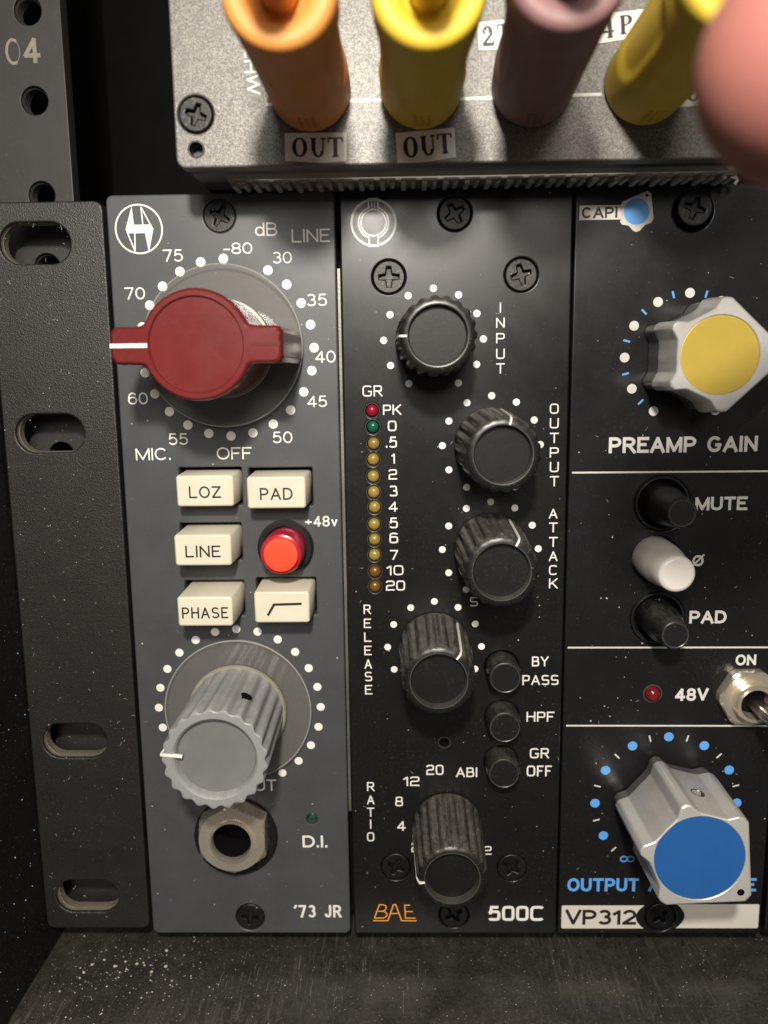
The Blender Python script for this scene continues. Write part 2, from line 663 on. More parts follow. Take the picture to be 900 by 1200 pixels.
# ------------------------------------------------------------------ stroke lettering
def arc(cx, cy, rx, ry, a0, a1, n=2.0, steps=None):
    st = steps or max(4, int(abs(a1 - a0) / 11))
    P = []
    for i in range(st + 1):
        a = radians(a0 + (a1 - a0) * i / st)
        c, s_ = cos(a), sin(a)
        P.append((cx + rx * math.copysign(abs(c) ** (2 / n), c), cy + ry * math.copysign(abs(s_) ** (2 / n), s_)))
    return P


def glyph(ch, q):
    """strokes of one character on a cap height of 1 (y up); q = squareness exponent"""
    A = lambda *a: arc(*a, n=q)
    W = .64 if q < 3 else .78
    h = W / 2
    G = {
        'O': (W * 1.08, [A(h * 1.08, .5, h * 1.08, .5, 90, 450)]),
        '0': (W * .86, [A(h * .86, .5, h * .86, .5, 90, 450)]),
        'Q': (W, [A(h, .5, h, .5, 90, 450)]),
        'C': (W * 1.02, [A(h * 1.02, .5, h * 1.02, .5, 38, 322)]),
        'G': (W * 1.05, [A(h * 1.05, .5, h * 1.05, .5, 38, 318) + [(W * 1.03, .45), (W * .6, .45)]]),
        'S': (W * .92, [A(h * .92, .745, h * .88, .255, 25, 270) + A(h * .92, .25, h * .92, .25, 90, -155)[1:]]),
        '2': (W * .84, [A(h * .84, .70, h * .82, .30, 168, -32) + [(0, 0.02), (0, 0), (W * .84, 0)]] if q < 3 else
              [[(0, .82)] + A(h * .84, .75, h * .84, .25, 150, -90)[0:] + [(h * .5, .5)] + A(h * .84, .25, h * .84, .25, 90, 180)[3:] + [(0, 0), (W * .84, 0)]]),
        '3': (W * .84, [A(h * .8, .755, h * .72, .245, 155, -90), A(h * .82, .27, h * .82, .27, 90, -155)]),
        '5': (W * .84, [[(W * .78, 1), (W * .16, 1), (W * .08, .50)] + A(h * .82, .32, h * .84, .32, 140, -155)]),
        '6': (W * .84, [A(h * .84, .31, h * .84, .31, 180, 540), A(h * .88, .55, h * .84, .45, 35, 180) + [(.0, .31)]]),
        '9': (W * .84, [A(h * .84, .69, h * .84, .31, 0, 360), A(h * .8, .45, h * .88, .45, 215, 360) + [(W * .84, .69)]]),
        '8': (W * .84, [A(h * .84, .755, h * .74, .245, -90, 270), A(h * .84, .255, h * .84, .255, 90, 450)]),
        '7': (W * .82, [[(0, 1), (W * .82, 1), (W * .30, 0)]]),
        '4': (W * .9, [[(W * .66, 0), (W * .66, 1), (0, .26), (W * .9, .26)]]),
        '1': (W * .42, [[(0, .76), (W * .36, .98), (W * .36, 0)]]),
        'A': (W * 1.06, [[(0, 0), (h * 1.06, 1), (W * 1.06, 0)], [(W * .18, .32), (W * .88, .32)]]),
        'B': (W * .9, [[(W * .45, .53), (0, .53), (0, 1), (W * .45, 1)] + A(W * .45, .765, W * .36, .235, 90, -90)[1:],
                       [(0, .53), (0, 0), (W * .48, 0)] + A(W * .48, .265, W * .42, .265, -90, 90)]),
        'D': (W * .98, [[(0, 0), (0, 1), (W * .4, 1)] + A(W * .4, .5, W * .58, .5, 90, -90) + [(0, 0)]]),
        'E': (W * .8, [[(W * .8, 1), (0, 1), (0, 0), (W * .8, 0)], [(0, .53), (W * .72, .53)]]),
        'F': (W * .76, [[(W * .76, 1), (0, 1), (0, 0)], [(0, .5), (W * .68, .5)]]),
        'H': (W * .94, [[(0, 0), (0, 1)], [(W * .94, 0), (W * .94, 1)], [(0, .52), (W * .94, .52)]]),
        'I': (.02, [[(.01, 0), (.01, 1)]]),
        'J': (W * .66, [[(W * .66, 1), (W * .66, .28)] + A(W * .33, .27, W * .33, .27, 0, -180)]),
        'K': (W * .92, [[(0, 0), (0, 1)], [(W * .88, 1), (0, .36)], [(W * .30, .58), (W * .92, 0)]]),
        'L': (W * .76, [[(0, 1), (0, 0), (W * .76, 0)]]),
        'M': (W * 1.18, [[(0, 0), (0, 1), (W * .59, .02), (W * 1.18, 1), (W * 1.18, 0)]]),
        'N': (W * .94, [[(0, 0), (0, 1), (W * .94, 0), (W * .94, 1)]]),
        'P': (W * .86, [[(0, 0), (0, 1), (W * .42, 1)] + A(W * .42, .725, W * .44, .275, 90, -90) + [(0, .45)]]),
        'R': (W * .92, [[(0, 0), (0, 1), (W * .46, 1)] + A(W * .46, .74, W * .42, .26, 90, -90) + [(0, .48)], [(W * .45, .48), (W * .92, 0)]]),
        'T': (W * .9, [[(0, 1), (W * .9, 1)], [(W * .45, .98), (W * .45, 0)]]),
        'U': (W * .92, [[(0, 1), (0, .32)] + A(W * .46, .32, W * .46, .32, 180, 360) + [(W * .92, 1)]]),
        'V': (W * 1.0, [[(0, 1), (h, 0), (W, 1)]]),
        'W': (W * 1.5, [[(0, 1), (W * .38, 0), (W * .75, 1), (W * 1.12, 0), (W * 1.5, 1)]]),
        'X': (W, [[(0, 1), (W, 0)], [(0, 0), (W, 1)]]),
        'Y': (W * .98, [[(0, 1), (W * .49, .46), (W * .98, 1)], [(W * .49, .46), (W * .49, 0)]]),
        'Z': (W * .86, [[(0, 1), (W * .86, 1), (0, 0), (W * .86, 0)]]),
        'd': (W * .76, [[(W * .76, 1), (W * .76, 0)], arc(h * .76, .34, h * .76, .34, 0, 360)]),
        'v': (W * .72, [[(0, .70), (W * .36, 0), (W * .72, .70)]]),
        '.': (.02, [[(.01, 0), (.01, .13)]]),
        '-': (.34, [[(0, .40), (.34, .40)]]),
        '+': (.50, [[(0, .42), (.50, .42)], [(.25, .17), (.25, .67)]]),
        '`': (.12, [[(0, .78), (.14, 1.0)]]),
        ' ': (.30, []),
    }
    return G[ch]


def text_mb(s, w, h, t, q=2.0, gap=.13, mb=None, x0=0, y0=0, hh=0.0, rot=0, slant=0, h0=0):
    """lettering fitted into a w x h mm box centred on x0, y0; t = stroke width / height"""
    mb = mb or MB()
    gl = [glyph(ch, q) for ch in s]
    tx = t * h
    n_ = len(s)
    tot = sum(g[0] for g in gl)
    gm = gap * h
    # thin characters do not stretch
    sx = (w - n_ * tx - (n_ - 1) * gm) / tot if tot > .1 else h
    sy = h - tx
    items, x = [], tx / 2
    for gw, st in gl:
        items.append((x, st))
        x += (gw * sx if tot > .1 else 0) + tx + gm
    c, s_ = cos(rot), sin(rot)
    k = 0
    for (gx, st), (gw_, _) in zip(items, gl):
        for P in st:
            Q = []
            P = list(P)
            cl_ = len(P) > 4 and hypot(P[0][0] - P[-1][0], P[0][1] - P[-1][1]) < 1e-6
            for e, o_ in ((0, 1), (-1, -2)):     # square ends reach the cap line, base line and side
                if cl_:
                    break
                (x1, y1), (x2, y2) = P[e], P[o_]
                dx, dy = (x1 - x2) * max(sx, 1e-6), (y1 - y2) * sy
                l_ = hypot(dx, dy) or 1
                dx, dy = dx / l_, dy / l_
                on_y = (y1 < .02 or y1 > .98) and abs(dy) > .35
                on_x = (x1 > gw_ - .02 and dx > .8) or (x1 < .02 and dx < -.8)
                if on_y:
                    k2 = tx * .5 / max(abs(dy), .5)
                elif on_x:
                    k2 = tx * .5
                else:
                    k2 = 0
                P[e] = (x1 + dx * k2 / max(sx, 1e-6), y1 + dy * k2 / sy)
            for (a, b) in P:
                u = gx + a * sx - w / 2
                if tot <= .1:
                    u = 0
                v = -(b * sy - sy / 2)
                u += slant * (-v)
                Q.append((x0 + u * c - v * s_, y0 + u * s_ + v * c))
            closed = len(Q) > 4 and hypot(Q[0][0] - Q[-1][0], Q[0][1] - Q[-1][1]) < 1e-6
            # extend open ends by half a stroke width where strokes end
            if closed:
                Q = Q[:-1]
            mb.ribbon(Q, tx, hh + .003 * (k % 5), closed)
            k += 1
    return mb


INK = .03


def box_of(b, h=0):
    x0, y0, x1, y1 = b
    cx, cy = (x0 + x1) / 2, (y0 + y1) / 2
    X, Y = at(cx, cy, h)
    l, r = at(x0, cy, h), at(x1, cy, h)
    a, c = at(cx, y0, h), at(cx, y1, h)
    return X, Y, r[0] - l[0], c[1] - a[1]


def letter(parent, s, b, t=.14, q=2.0, m='ink_white', gap=.13, h=0.0, label=None, slant=0):
    X, Y, W, H = box_of(b, h)
    mb = text_mb(s, W, H, t, q, gap, slant=slant)
    return mb.build('lettering', M[m], parent, (X, Y, h + INK), flat=True, label=label)


def vertical(parent, s, x, ys, hpx, wpx, t, q, m='ink_white', label=None):
    """letters stacked one below the other; one lettering part"""
    mb = MB()
    xs = x if isinstance(x, (list, tuple)) else [x] * len(ys)
    P0 = at(xs[0], ys[0])
    for ch, xx, yy in zip(s, xs, ys):
        X, Y, W, H = box_of((xx - wpx / 2, yy - hpx / 2, xx + wpx / 2, yy + hpx / 2))
        text_mb(ch, W, H, t, q, mb=mb, x0=X - P0[0], y0=Y - P0[1])
    return mb.build('lettering', M[m], parent, (P0[0], P0[1], INK), flat=True, label=label)


# ------------------------------------------------------------------ shared parts
def screw_src(name='screw', R=2.65, mat='screw'):
    """Phillips head: pierced domed disc over a dark cross recess"""
    c = []
    a, b, r = .35 * R / 2.65, 1.62 * R / 2.65, .9 * R / 2.65
    for k in range(4):
        t = k * pi / 2
        for (u, v) in ((b, -a * .8), (b, a * .8), (r * .62, a * 1.25), (a * 1.25, r * .62)):
            c.append((u * cos(t) - v * sin(t), u * sin(t) + v * cos(t)))
    head = plate(name, circ(0, 0, R, 40), [c], 0.0, .8, .22, M[mat], None, (0, 0, 0))
    bm = bmesh.new()
    bm.from_mesh(head.data)
    for (x0, y0, x1, y1) in ((-b, -a, b, a), (-a, -b, a, b)):
        vs = [bm.verts.new(to_b(x * .8, y * .8, -.9 + (.01 if x0 == -a else 0))) for x, y in ((x0, y0), (x1, y0), (x1, y1), (x0, y1))]
        bm.faces.new(vs)
    vs = [bm.verts.new(to_b(R * .95 * cos(2 * pi * i / 24), R * .95 * sin(2 * pi * i / 24), -1.1)) for i in range(24)]
    bm.faces.new(vs)
    bm.to_mesh(head.data)
    bm.free()
    me = head.data
    ABS.pop(head.name, None)
    bpy.data.objects.remove(head)
    return me


SCREW = screw_src('screw', 2.65)
SCREW_S = screw_src('small_screw', 2.42)


def screw(parent, px, py, R=None, h=0.0, rot=None, me=None, name='screw'):
    X, Y = at(px, py, h)
    me = me or SCREW
    o = bpy.data.objects.new(name, me)
    place(o, (X, Y, h), parent, rot if rot is not None else random.uniform(0, pi / 2))
    return X, Y


def star_polar(P, L, Dp):
    """outline of the scalloped pointer knob as a function of angle, pointer at angle 0"""
    keys = [(-6, P * .955), (-2.5, P), (2.5, P), (6, P * .955)]
    pts = []

    def pol(a, r):
        return (r * cos(radians(a)), r * sin(radians(a)))
    ctrl = [pol(-4, P), pol(0, P * 1.003), pol(4, P)]
    for i in range(1, 12):       # straight flank
        a, b = pol(4, P), pol(80, L)
        ctrl.append((a[0] + (b[0] - a[0]) * i / 12, a[1] + (b[1] - a[1]) * i / 12))
    half = [(80, L), (86, L * 1.005), (91, L * .975), (99, Dp * 1.03), (108, Dp * .985), (116, Dp * .975), (125, Dp * .985), (134, Dp * 1.03),
            (142, L * .975), (147, L), (152, L * .975), (160, Dp * 1.02), (169, Dp * .97), (180, Dp * .96)]
    ctrl += [pol(a, r) for a, r in half]
    lower = [(x, -y) for x, y in reversed(ctrl[3:-1])]
    C = ctrl + lower
    ang = [(atan2(y, x) % (2 * pi), hypot(x, y)) for x, y in C]
    ang.sort()

    def f(t):
        t %= 2 * pi
        for i in range(len(ang)):
            a0, r0 = ang[i - 1]
            a1, r1 = ang[i]
            if i == 0:
                a0 -= 2 * pi
            if a0 <= t <= a1:
                break
        else:
            a0, r0 = ang[-1]
            a1, r1 = ang[0][0] + 2 * pi, ang[0][1]
        # straight interpolation in the plane
        x0, y0, x1, y1 = r0 * cos(a0), r0 * sin(a0), r1 * cos(a1), r1 * sin(a1)
        dx, dy = x1 - x0, y1 - y0
        den = cos(t) * dy - sin(t) * dx
        if abs(den) < 1e-9:
            return r0
        return (x0 * dy - y0 * dx) / den
    return f


def flutes(r, depth, n, sharp=1.0):
    def f(t):
        return r - depth * (0.5 + 0.5 * cos(n * t)) ** sharp
    return f


def dots(parent, cx, cy, R, n, idx, r, m='ink_white', h=INK, name='scale_dots'):
    mb = MB()
    for k in idx:
        a = 2 * pi * k / n
        mb.disc(R * sin(a), -R * cos(a), r)
    return mb.build(name, M[m], parent, (cx, cy, h), flat=True)


def ticks(parent, cx, cy, R, n, idx, w, l, m):
    mb = MB()
    for k in idx:
        a = 2 * pi * k / n
        s_, c_ = sin(a), -cos(a)
        mb.ribbon([(s_ * (R - l / 2), c_ * (R - l / 2)), (s_ * (R + l / 2), c_ * (R + l / 2))], w)
    return mb.build('scale_ticks', M[m], parent, (cx, cy, INK), flat=True)


def dust_part(parent, x0, y0, x1, y1, n, h=.02, holes=(), seed=1, smax=.16):
    rnd = random.Random(seed)
    mb = MB()
    q = ABS[parent.name] if parent else (0, 0, 0)
    for _ in range(n):
        x, y = rnd.uniform(x0, x1), rnd.uniform(y0, y1)
        s_ = .035 + smax * rnd.random() ** 5
        a = rnd.uniform(0, 6.28)
        if rnd.random() < .12:   # lint
            L = rnd.uniform(.25, .8)
            b = a + rnd.uniform(-.8, .8)
            mb.ribbon([(x, y), (x + L * .5 * cos(a), y + L * .5 * sin(a)), (x + L * .5 * cos(a) + L * .5 * cos(b), y + L * .5 * sin(a) + L * .5 * sin(b))], .035, .05)
        else:
            P = []
            m_ = rnd.choice((4, 5, 6))
            for k in range(m_):
                rr = s_ * rnd.uniform(.6, 1.1)
                P.append((x + rr * cos(a + 6.283 * k / m_), y + rr * sin(a + 6.283 * k / m_), 0.03 * rnd.random()))
            top = (x, y, s_ * .5 + .02)
            n0 = len(mb.v)
            mb.v += P + [top]
            for k in range(m_):
                mb.f.append((n0 + k, n0 + (k + 1) % m_, n0 + m_))
    pos = (0, 0, h)
    o = mb.build('dust', M['dust'], parent, pos, flat=True)
    stuff(o, 'fine pale dust and lint lying on the panel')
    return o


# ================================================================== the setting
# rack case: floor lip, side wall, dark interior
FLOOR = 138.0
mb = MB()
prof = [(-70, FLOOR + .5), (-2, FLOOR), (8, FLOOR + .05), (15.0, FLOOR + .2), (17.5, FLOOR + .7), (19, FLOOR + 2.2), (19.6, FLOOR + 5), (19.8, FLOOR + 40)]
nx = 40
R_ = []
for h, Y in prof:
    R_.append([(-60 + 240 * i / nx, Y, h) for i in range(nx + 1)])
n0 = len(mb.v)
for r in R_:
    mb.v += r
for k in range(len(R_) - 1):
    for i in range(nx):
        a = n0 + k * (nx + 1) + i
        mb.f.append((a, a + 1, a + nx + 2, a + nx + 1))
o = mb.build('case_floor', M['case_floor'], None, (0, 0, 0), sharp=60)
bmf = o
struct(o)

mb = MB()
pr = [(-70, -20.2), (0, -20.3), (20, -20.6), (45, -21.2), (60, -23.0), (64, -27), (64, -60)]
n0 = len(mb.v)
ys = [-150 + 12 * i for i in range(28)]
for h, X in pr:
    for Y in ys:
        # the wall flares outward in its upper half, towards the camera
        f = max(0, min(1, (60 - Y) / 60))
        mb.v.append((X - f * 1.2, Y, h))
for k in range(len(pr) - 1):
    for i in range(len(ys) - 1):
        a = n0 + k * len(ys) + i
        mb.f.append((a, a + 1, a + len(ys) + 1, a + len(ys)))
struct(mb.build('case_side', M['case_side'], None, (0, 0, 0), sharp=60))
mb = MB()
mb.box(-70, -170, -72, 200, 170, -70)
struct(mb.build('case_back', M['recess_shade'], None, (0, 0, 0)))

# rack rail behind the ear, with threaded holes and a worn 04
RH = -9.0
t = thing('rack_rail', 'black steel rack rail with round threaded holes and worn white 04 beside the dark gap', 'rack rail', (-13, -15, RH))
e0, e1 = at(69, 0, RH), at(87, 232, RH)
RXE = (e0[0] + e1[0]) / 2
c0, c1 = at(37, 12, RH), at(35.5, 118, RH)
RXC = (c0[0] + c1[0]) / 2
RP = c1[1] - c0[1]
hy_ = [c0[1] + RP * k for k in (-2, -1, 0, 1)] + [at(42, 229, RH)[1], at(50, 313, RH)[1], at(71, 533, RH)[1], 60, 76, 108]
plate('rail_strip', [(RXE - 20, -80), (RXE, -80), (RXE, 137), (RXE - 20, 137)], [circ(RXC, y, 2.32, 36) for y in hy_], RH, 3.0, .15, M['rail'], t, (-13, -15, RH))
for Y in hy_[2:6]:
    mb = MB()
    prf = []
    for j in range(9):
        prf.append((2.31 - (.28 if j % 2 else 0), -.6 - j * .33))
    mb.lathe(prf, 28, cap0=False, cap1=False)
    mb.build('hole_thread', M['rail'], t, (RXC, Y, RH), sharp=60)
mb = MB()
mb.box(RXE - 20, -80, -5, RXE - 18.5, 137, 24)
mb.build('rail_flange', M['rail'], t, (0, 0, RH - 3))
# worn figures: the 0 has lost its right side
X, Y, W_, H_ = box_of((6, 45, 25, 76), RH)
mb = MB()
mb.ribbon(arc(0, 0, W_ / 2 * .8, -H_ / 2 * .9, 55, 300), .45)
mb.ribbon(arc(0, 0, W_ / 2 * .8, -H_ / 2 * .9, 300, 415), .10)
mb.build('lettering', M['ink_faded'], t, (X, Y, RH + INK), flat=True)
X, Y, W_, H_ = box_of((27, 44, 47, 74), RH)
text_mb('4', W_, H_, .17).build('lettering', M['ink_faded'], t, (X, Y, RH + INK), flat=True)

# ear of the module frame, with four slots
t = thing('rack_ear', 'black crinkle-coated rack ear with four horizontal slots left of the grey module', 'rack ear', (-10, 66, 0))
slots = []
for cx, cy in ((-12.2, 7.34), (-12.2, 38.63), (-12.1, 94.5), (-12.05, 125.6)):
    slots.append(rrect(cx - 5.9, cy - 3.3, cx + 5.9, cy + 3.3, 3.28, 10))
plate('ear_plate', rrect(-20.2, .8, -.62, 132.3, 1.5, 6), slots, 0, 3.2, .3, M['ear'], t, (-10, 66, 0))
for s_ in slots:
    # bared wall of each slot
    mb = MB()
    cx = sum(p[0] for p in s_) / len(s_)
    cy = sum(p[1] for p in s_) / len(s_)
    rings = []
    for k, h in ((1.003, -.42), (.99, -1.2), (.975, -1.3), (.985, -2.2), (.98, -3.0)):
        rings.append([(cx + (p[0] - cx) * k - cx, cy + (p[1] - cy) * k - cy, h) for p in s_])
    mb.rings(rings, False, False)
    mb.build('slot_edge', M['bare_edge'], t, (cx, cy, 0))
mb = MB()
mb.box(-1.9, 1.5, -45, -.7, 132, -3.4)
mb.build('ear_flange', M['rail'], t, (0, 0, 0))
dust_part(t, -20, 1, -.7, 132, 420, seed=3, smax=.10)

# frame behind the modules
t = thing('module_frame', 'zinc-edged chassis behind the modules, showing as a thin strip beside the grey module', 'chassis', (37.7, 66, -3))
mb = MB()
mb.box(-8, .6, -30, 160, 132.6, -6.0)
mb.build('back_frame', M['recess_shade'], t, (0, 0, 0))
mb = MB()
mb.box(-.22, -54, -3, .22, 43, 1.9)
mb.build('divider_edge', M['gap_metal'], t, (37.74, 66, -3))


# ================================================================== patch box above
PH = 15.0
t = thing('patch_box', 'sparkling charcoal patch box above the modules with plugs and OUT labels', 'patch box', (60, -20, 0))
PX0, PX1 = 15.7, 98.0
face_holes = []
sx, sy = at(229, 134, PH)
hx, hy = at(230, 175, PH)
face_holes.append(circ(hx, hy, .95, 24))
face_holes.append(circ(sx, sy, 2.62, 36))
jack = []
for px, py in ((364, 106), (493, 104), (624, 100), (752, 98)):
    jack.append(at(px, py, PH))
jy = sum(j[1] for j in jack) / 4
jx = [jack[0][0] + 15.7 * k for k in range(5)]
for x in jx:
    face_holes.append(circ(x, jy, 4.6, 30))
plate('front_plate', rrect(PX0, -60, PX1, -.5, 1.4, 6), face_holes, PH, 2.5, .3, M['patch_face'], t, (60, -20, 0))
mb = MB()
mb.box(PX0 + .5, -60, -60, PX1 - .5, -1.2, PH - 2.6)
mb.build('box_body', M['black_box'], t, (0, 0, 0))
o = bpy.data.objects.new('screw', SCREW_S)
place(o, (sx, sy, PH + .05), t, .35)
mb = MB()
mb.lathe([(1.25, .04), (1.22, .10), (1.0, .10), (.93, -.2), (.9, -1.5)], 28, cap0=False, cap1=False)
mb.build('hole_rim', M['screw'], t, (hx, hy, PH))
# silk line and rotated letters
for a, b in (((312, 122.5), (334, 122)), ((396, 118.3), (460, 117)), ((525, 116), (590, 114.5)), ((655, 112), (704.5, 110.5))):
    A, B = at(*a, PH), at(*b, PH)
    mb = MB()
    mb.ribbon([(0, 0), (B[0] - A[0], B[1] - A[1])], .42)
    mb.build('printed_line', M['ink_white'], t, (A[0], A[1], PH + INK), flat=True)
for ch, px, py in (('W', 297, 99), ('H', 294, 78), ('E', 294, 60)):
    X, Y, W_, H_ = box_of((px - 8.5, py - 9, px + 8.5, py + 9), PH)
    wd = 2.75 if ch == 'W' else 1.75
    text_mb(ch, wd, 1.95, .15, rot=pi / 2).build('lettering', M['ink_white'], t, (X, Y, PH + INK), flat=True)


def serif_mb(ch, w, h):
    """typewriter-like serif capitals with thick and thin strokes, centred, y down"""
    mb = MB()
    T, n_ = .225 * h, .085 * h
    k = [0]

    def rb(P, t_, cl=False):
        mb.ribbon([(x * w - w / 2, h / 2 - y * h) for x, y in P], t_, .004 * k[0], cl)
        k[0] += 1

    def bowl(cx, cy, rx, ry, a0, a1, tmax, tmin):
        st = 28
        L, Rr = [], []
        for i in range(st + 1):
            a = radians(a0 + (a1 - a0) * i / st)
            tt = (tmin + (tmax - tmin) * abs(cos(a)) ** 1.5) / 2
            ex, ey = rx * w, ry * h
            c, s_ = cos(a), sin(a)
            X, Y = cx * w - w / 2, h / 2 - cy * h
            L.append((X + (ex + tt - tmax / 2) * c, Y - (ey + tt - tmin / 2) * s_, .004 * k[0]))
            Rr.append((X + (ex - tt - tmax / 2) * c, Y - (ey - tt - tmin / 2) * s_, .004 * k[0]))
        n0 = len(mb.v)
        mb.v += L + Rr
        for i in range(st):
            mb.f.append((n0 + i, n0 + i + 1, n0 + st + 2 + i, n0 + st + 1 + i))
        k[0] += 1
    if ch == 'O':
        bowl(.5, .5, .5, .5, 0, 360, T, n_)
    elif ch == 'U':
        rb([(.2, 1), (.2, .3)], T)
        rb([(.82, 1), (.82, .3)], n_)
        bowl(.51, .32, .36, .32, 180, 360, T * .8, n_)
        rb([(0, .97), (.4, .97)], n_)
        rb([(.66, .97), (1, .97)], n_)
    elif ch == 'T':
        rb([(.5, 1), (.5, 0)], T)
        rb([(.02, .97), (.98, .97)], n_)
        rb([(.04, 1), (.02, .74)], n_)
        rb([(.96, 1), (.98, .74)], n_)
        rb([(.28, .03), (.72, .03)], n_)
    elif ch == 'P':
        rb([(.26, 1), (.26, 0)], T)
        rb([(.05, .97), (.6, .97)], n_)
        bowl(.55, .74, .42, .26, 90, -90, T, n_)
        rb([(.26, .48), (.6, .48)], n_)
        rb([(.05, .03), (.5, .03)], n_)
    elif ch == '2':
        bowl(.5, .70, .42, .30, 160, -20, T, n_)
        rb([(.86, .62), (.45, .32), (.08, .06)], T * .6)
        rb([(.05, .06), (.95, .06)], T * .8)
        rb([(.93, .0), (.97, .26)], n_)
        rb([(.1, .68), (.24, .74)], T * .9)
    elif ch == '4':
        rb([(.68, 1), (.68, 0)], T)
        rb([(.66, .98), (.04, .32), (.98, .32)], n_ * 1.3)
        rb([(.45, .03), (.9, .03)], n_)
    elif ch == '5':
        rb([(.9, .96), (.2, .96), (.16, .55)], n_ * 1.4)
        bowl(.48, .32, .44, .32, 130, -150, T, n_)
    return mb


def paper_label(cx, cy, wpx, hpx, chars, ang, seed, letters):
    X, Y, W_, H_ = box_of((cx - wpx / 2, cy - hpx / 2, cx + wpx / 2, cy + hpx / 2), PH)
    rnd = random.Random(seed)
    mb = MB()
    nx_, ny_ = 10, 4
    ca, sa = cos(ang), sin(ang)

    def P(u, v):
        x, y = u * W_, v * H_
        lift = .05 + .35 * max(0, abs(u) - .33) * max(0, v + .1) * 2.2 * (1 if seed % 2 else .4)
        lift += .03 * sin(9 * u + seed) * (.5 + v)
        yy = y + (.5 + v) * .12 * sin(6 * u + seed)
        return (x * ca - yy * sa, x * sa + yy * ca, lift)
    for off in (0, -.09):
        n0 = len(mb.v)
        for j in range(ny_ + 1):
            for i in range(nx_ + 1):
                p = P(-.5 + i / nx_, -.5 + j / ny_)
                mb.v.append((p[0], p[1], p[2] + off + .09))
        for j in range(ny_):
            for i in range(nx_):
                a = n0 + j * (nx_ + 1) + i
                mb.f.append((a, a + 1, a + nx_ + 2, a + nx_ + 1))
    base = len(mb.v) // 2
    per = [i for i in range(nx_)] + [nx_ + (nx_ + 1) * j for j in range(ny_)] + [ny_ * (nx_ + 1) + i for i in range(nx_, 0, -1)] + [(nx_ + 1) * j for j in range(ny_, 0, -1)]
    for i in range(len(per)):
        a, b = per[i], per[(i + 1) % len(per)]
        mb.f.append((a, b, b + base, a + base))
    lab = mb.build('paper_label', M['paper'], t, (X, Y, PH), label='white paper label printed ' + chars)
    tx = MB()
    for ch, u, v, lw, lh in letters:
        g = serif_mb(ch, lw * W_, lh * H_)
        n0 = len(tx.v)
        for (x, y, z) in g.v:
            uu, vv = u + x / W_, v + y / H_
            p = P(uu, vv)
            tx.v.append((p[0], p[1], p[2] + .09 + .03 + z))
        tx.f += [tuple(i + n0 for i in f) for f in g.f]
    tx.build('lettering', M['ink_black'], lab, (X, Y, PH), flat=True)


OUT = [('O', -.26, .0, .25, .68), ('U', .04, .0, .25, .64), ('T', .32, .0, .24, .66)]
paper_label(370, 173, 72, 34, 'OUT', radians(.5), 1, OUT)
paper_label(499, 171, 69, 36, 'OUT', radians(-4), 2, OUT)
paper_label(598, 39.5, 76, 33, '2 and part of a letter', radians(-4), 3, [('2', -.35, 0, .18, .68), ('T', -.10, -.04, .20, .64)])
paper_label(735, 30, 78, 33, '4P', radians(-5), 4, [('4', -.30, .02, .19, .68), ('P', -.02, -.02, .20, .68)])
paper_label(832, 106, 74, 36, 'O', radians(-1), 5, [('O', -.27, .02, .22, .66), ('U', .03, .0, .23, .64), ('T', .30, .0, .23, .66)])

# ribbed strip under the patch box
t = thing('ribbed_strip', 'grey ribbed plastic strip with a row of square teeth under the patch box', 'plastic strip', (60, -1, 0))
mb = MB()
mb.box(-38.6, -.75, .6, 39.9, .0, 7.3)
mb.build('strip_backing', M['strip'], t, (60, -.45, 0))
tooth = MB()
tooth.box(-1.25, -.1, .6, 1.10, .30, 4.9, .10)
tooth.box(-1.25, .29, .2, -.45, .95, 4.7, .14)
tooth.box(.30, .29, .2, 1.05, .75, 4.2, .14)
me_t = tooth.mesh('tooth')
me_t.materials.append(M['strip'])
for k in range(24):
    o = bpy.data.objects.new('tooth', me_t)
    place(o, (23.2 + 3.28 * k, -.45 + random.uniform(-.05, .05), 1.6 + random.uniform(-.2, .2)), t, random.uniform(-.05, .05))
mb = MB()
mb.tube([(0, 0, 3), (.6, .2, 3.2), (.9, .8, 3.4), (.5, 1.3, 3.3)], .28, 8)
mb.build('end_clip', M['strip'], t, (99.9, -.6, 0))


